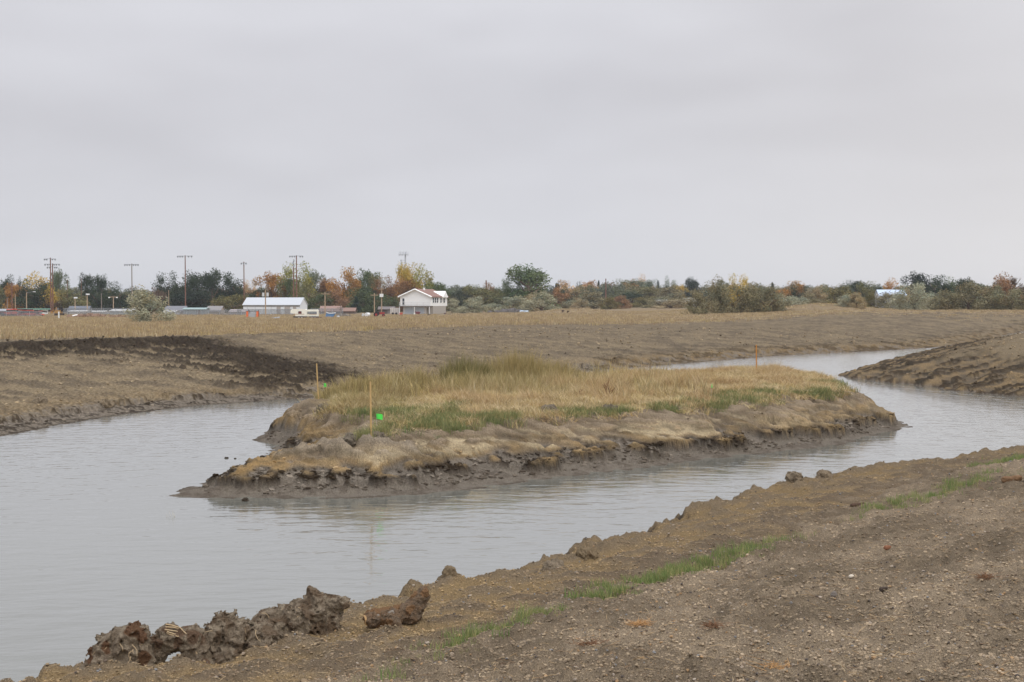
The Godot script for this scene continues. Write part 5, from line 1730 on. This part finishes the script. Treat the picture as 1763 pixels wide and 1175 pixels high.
	var g := "torn grass tufts on the near bank"
	for t in [[1340, 1158, 0.20, "pale straw tuft lying near the bottom edge of the photo"], [1703, 1003, 0.13, "brown grass root tuft at the far right of the near bank"], [1020, 1115, 0.16, "brown grass root tuft at the lower middle of the near bank"], [1105, 1075, 0.12, "thin brown straw tuft right of the lower middle one"], [1230, 1098, 0.10, "small dark root tuft left above the pale straw tuft"]]:
		var dd: float = (3.9 - 1.2) * 2200.0 / (t[1] - 522.0)
		for i in 4:
			var xx: float = (t[0] - 881.5) / 2200.0 * dd
			dd = (3.9 - ground(xx, -dd)) * 2200.0 / (t[1] - 522.0)
		var x: float = (t[0] - 881.5) / 2200.0 * dd
		var st := begin()
		rng.seed = int(t[0])
		for i in 90:
			var p := Vector3(rng.randfn() * t[2] * 0.4, rng.randf() * 0.03, rng.randfn() * t[2] * 0.25)
			var q := p + Vector3(rng.randfn() * 0.06, rng.randf_range(-0.01, 0.05), rng.randfn() * 0.05)
			add_tube(st, [p, q], [0.0025, 0.001], 3)
		var o := part(self, "straw_tuft", done(st), sm if t[3].begins_with("pale") or t[3].begins_with("thin") else mat(104, 78, 58))
		o.position = Vector3(x, ground(x, -dd), -dd)
		tag(o, t[3], "straw tuft", g)
	var pieces := [
		[1480, 874, 0.30, 0.035, [74, 60, 50], "dark broken stick lying on the right part of the near bank", "stick"],
		[1747, 830, 0.45, 0.05, [104, 82, 62], "orange-brown splintered wood chunk at the right edge of the near bank", "wood"],
		[1470, 1002, 0.06, 0.017, [190, 182, 168], "small white stone lying alone on the near bank", "stone"],
		[1526, 1021, 0.10, 0.02, [66, 58, 52], "small dark chip on the near bank right of the white stone", "chip"],
		[1532, 945, 0.10, 0.025, [122, 86, 66], "small red-brown chip on the right part of the near bank", "chip"],
		[1440, 1035, 0.06, 0.03, [104, 98, 92], "small grey stone left of the dark chip on the near bank", "stone"],
	]
	for b in pieces:
		var hgt := 0.0 if b[0] < 300 else 0.9
		var dd: float = (3.9 - hgt) * 2200.0 / (b[1] - 522.0)
		for i in 4:
			if b[0] < 300: break
			var xx: float = (b[0] - 881.5) / 2200.0 * dd
			dd = (3.9 - ground(xx, -dd)) * 2200.0 / (b[1] - 522.0)
		var x: float = (b[0] - 881.5) / 2200.0 * dd
		var c: Array = b[4]
		var cc := lin(c[0], c[1], c[2])
		var hl: float = b[2] / 2.0
		var r: float = b[3]
		var o := part(self, {"stick": "stick", "wood": "wood_chunk", "stone": "stone", "chip": "wood_chip"}[b[6]], lump([[Vector3(-hl + r, 0, 0), Vector3(hl - r, r * 0.3, 0), r, r * 0.7]], [], r / 3.0, r * 0.3, 0.5 / r, int(b[0]), cc, cc * 0.8, cc), m)
		o.position = Vector3(x, (maxf(ground(x, -dd), 0.0) if b[0] > 300 else 0.0) + r * 0.4, -dd)
		o.rotation.y = 0.5 if b[0] > 300 else 0.05
		tag(o, b[5], b[6])
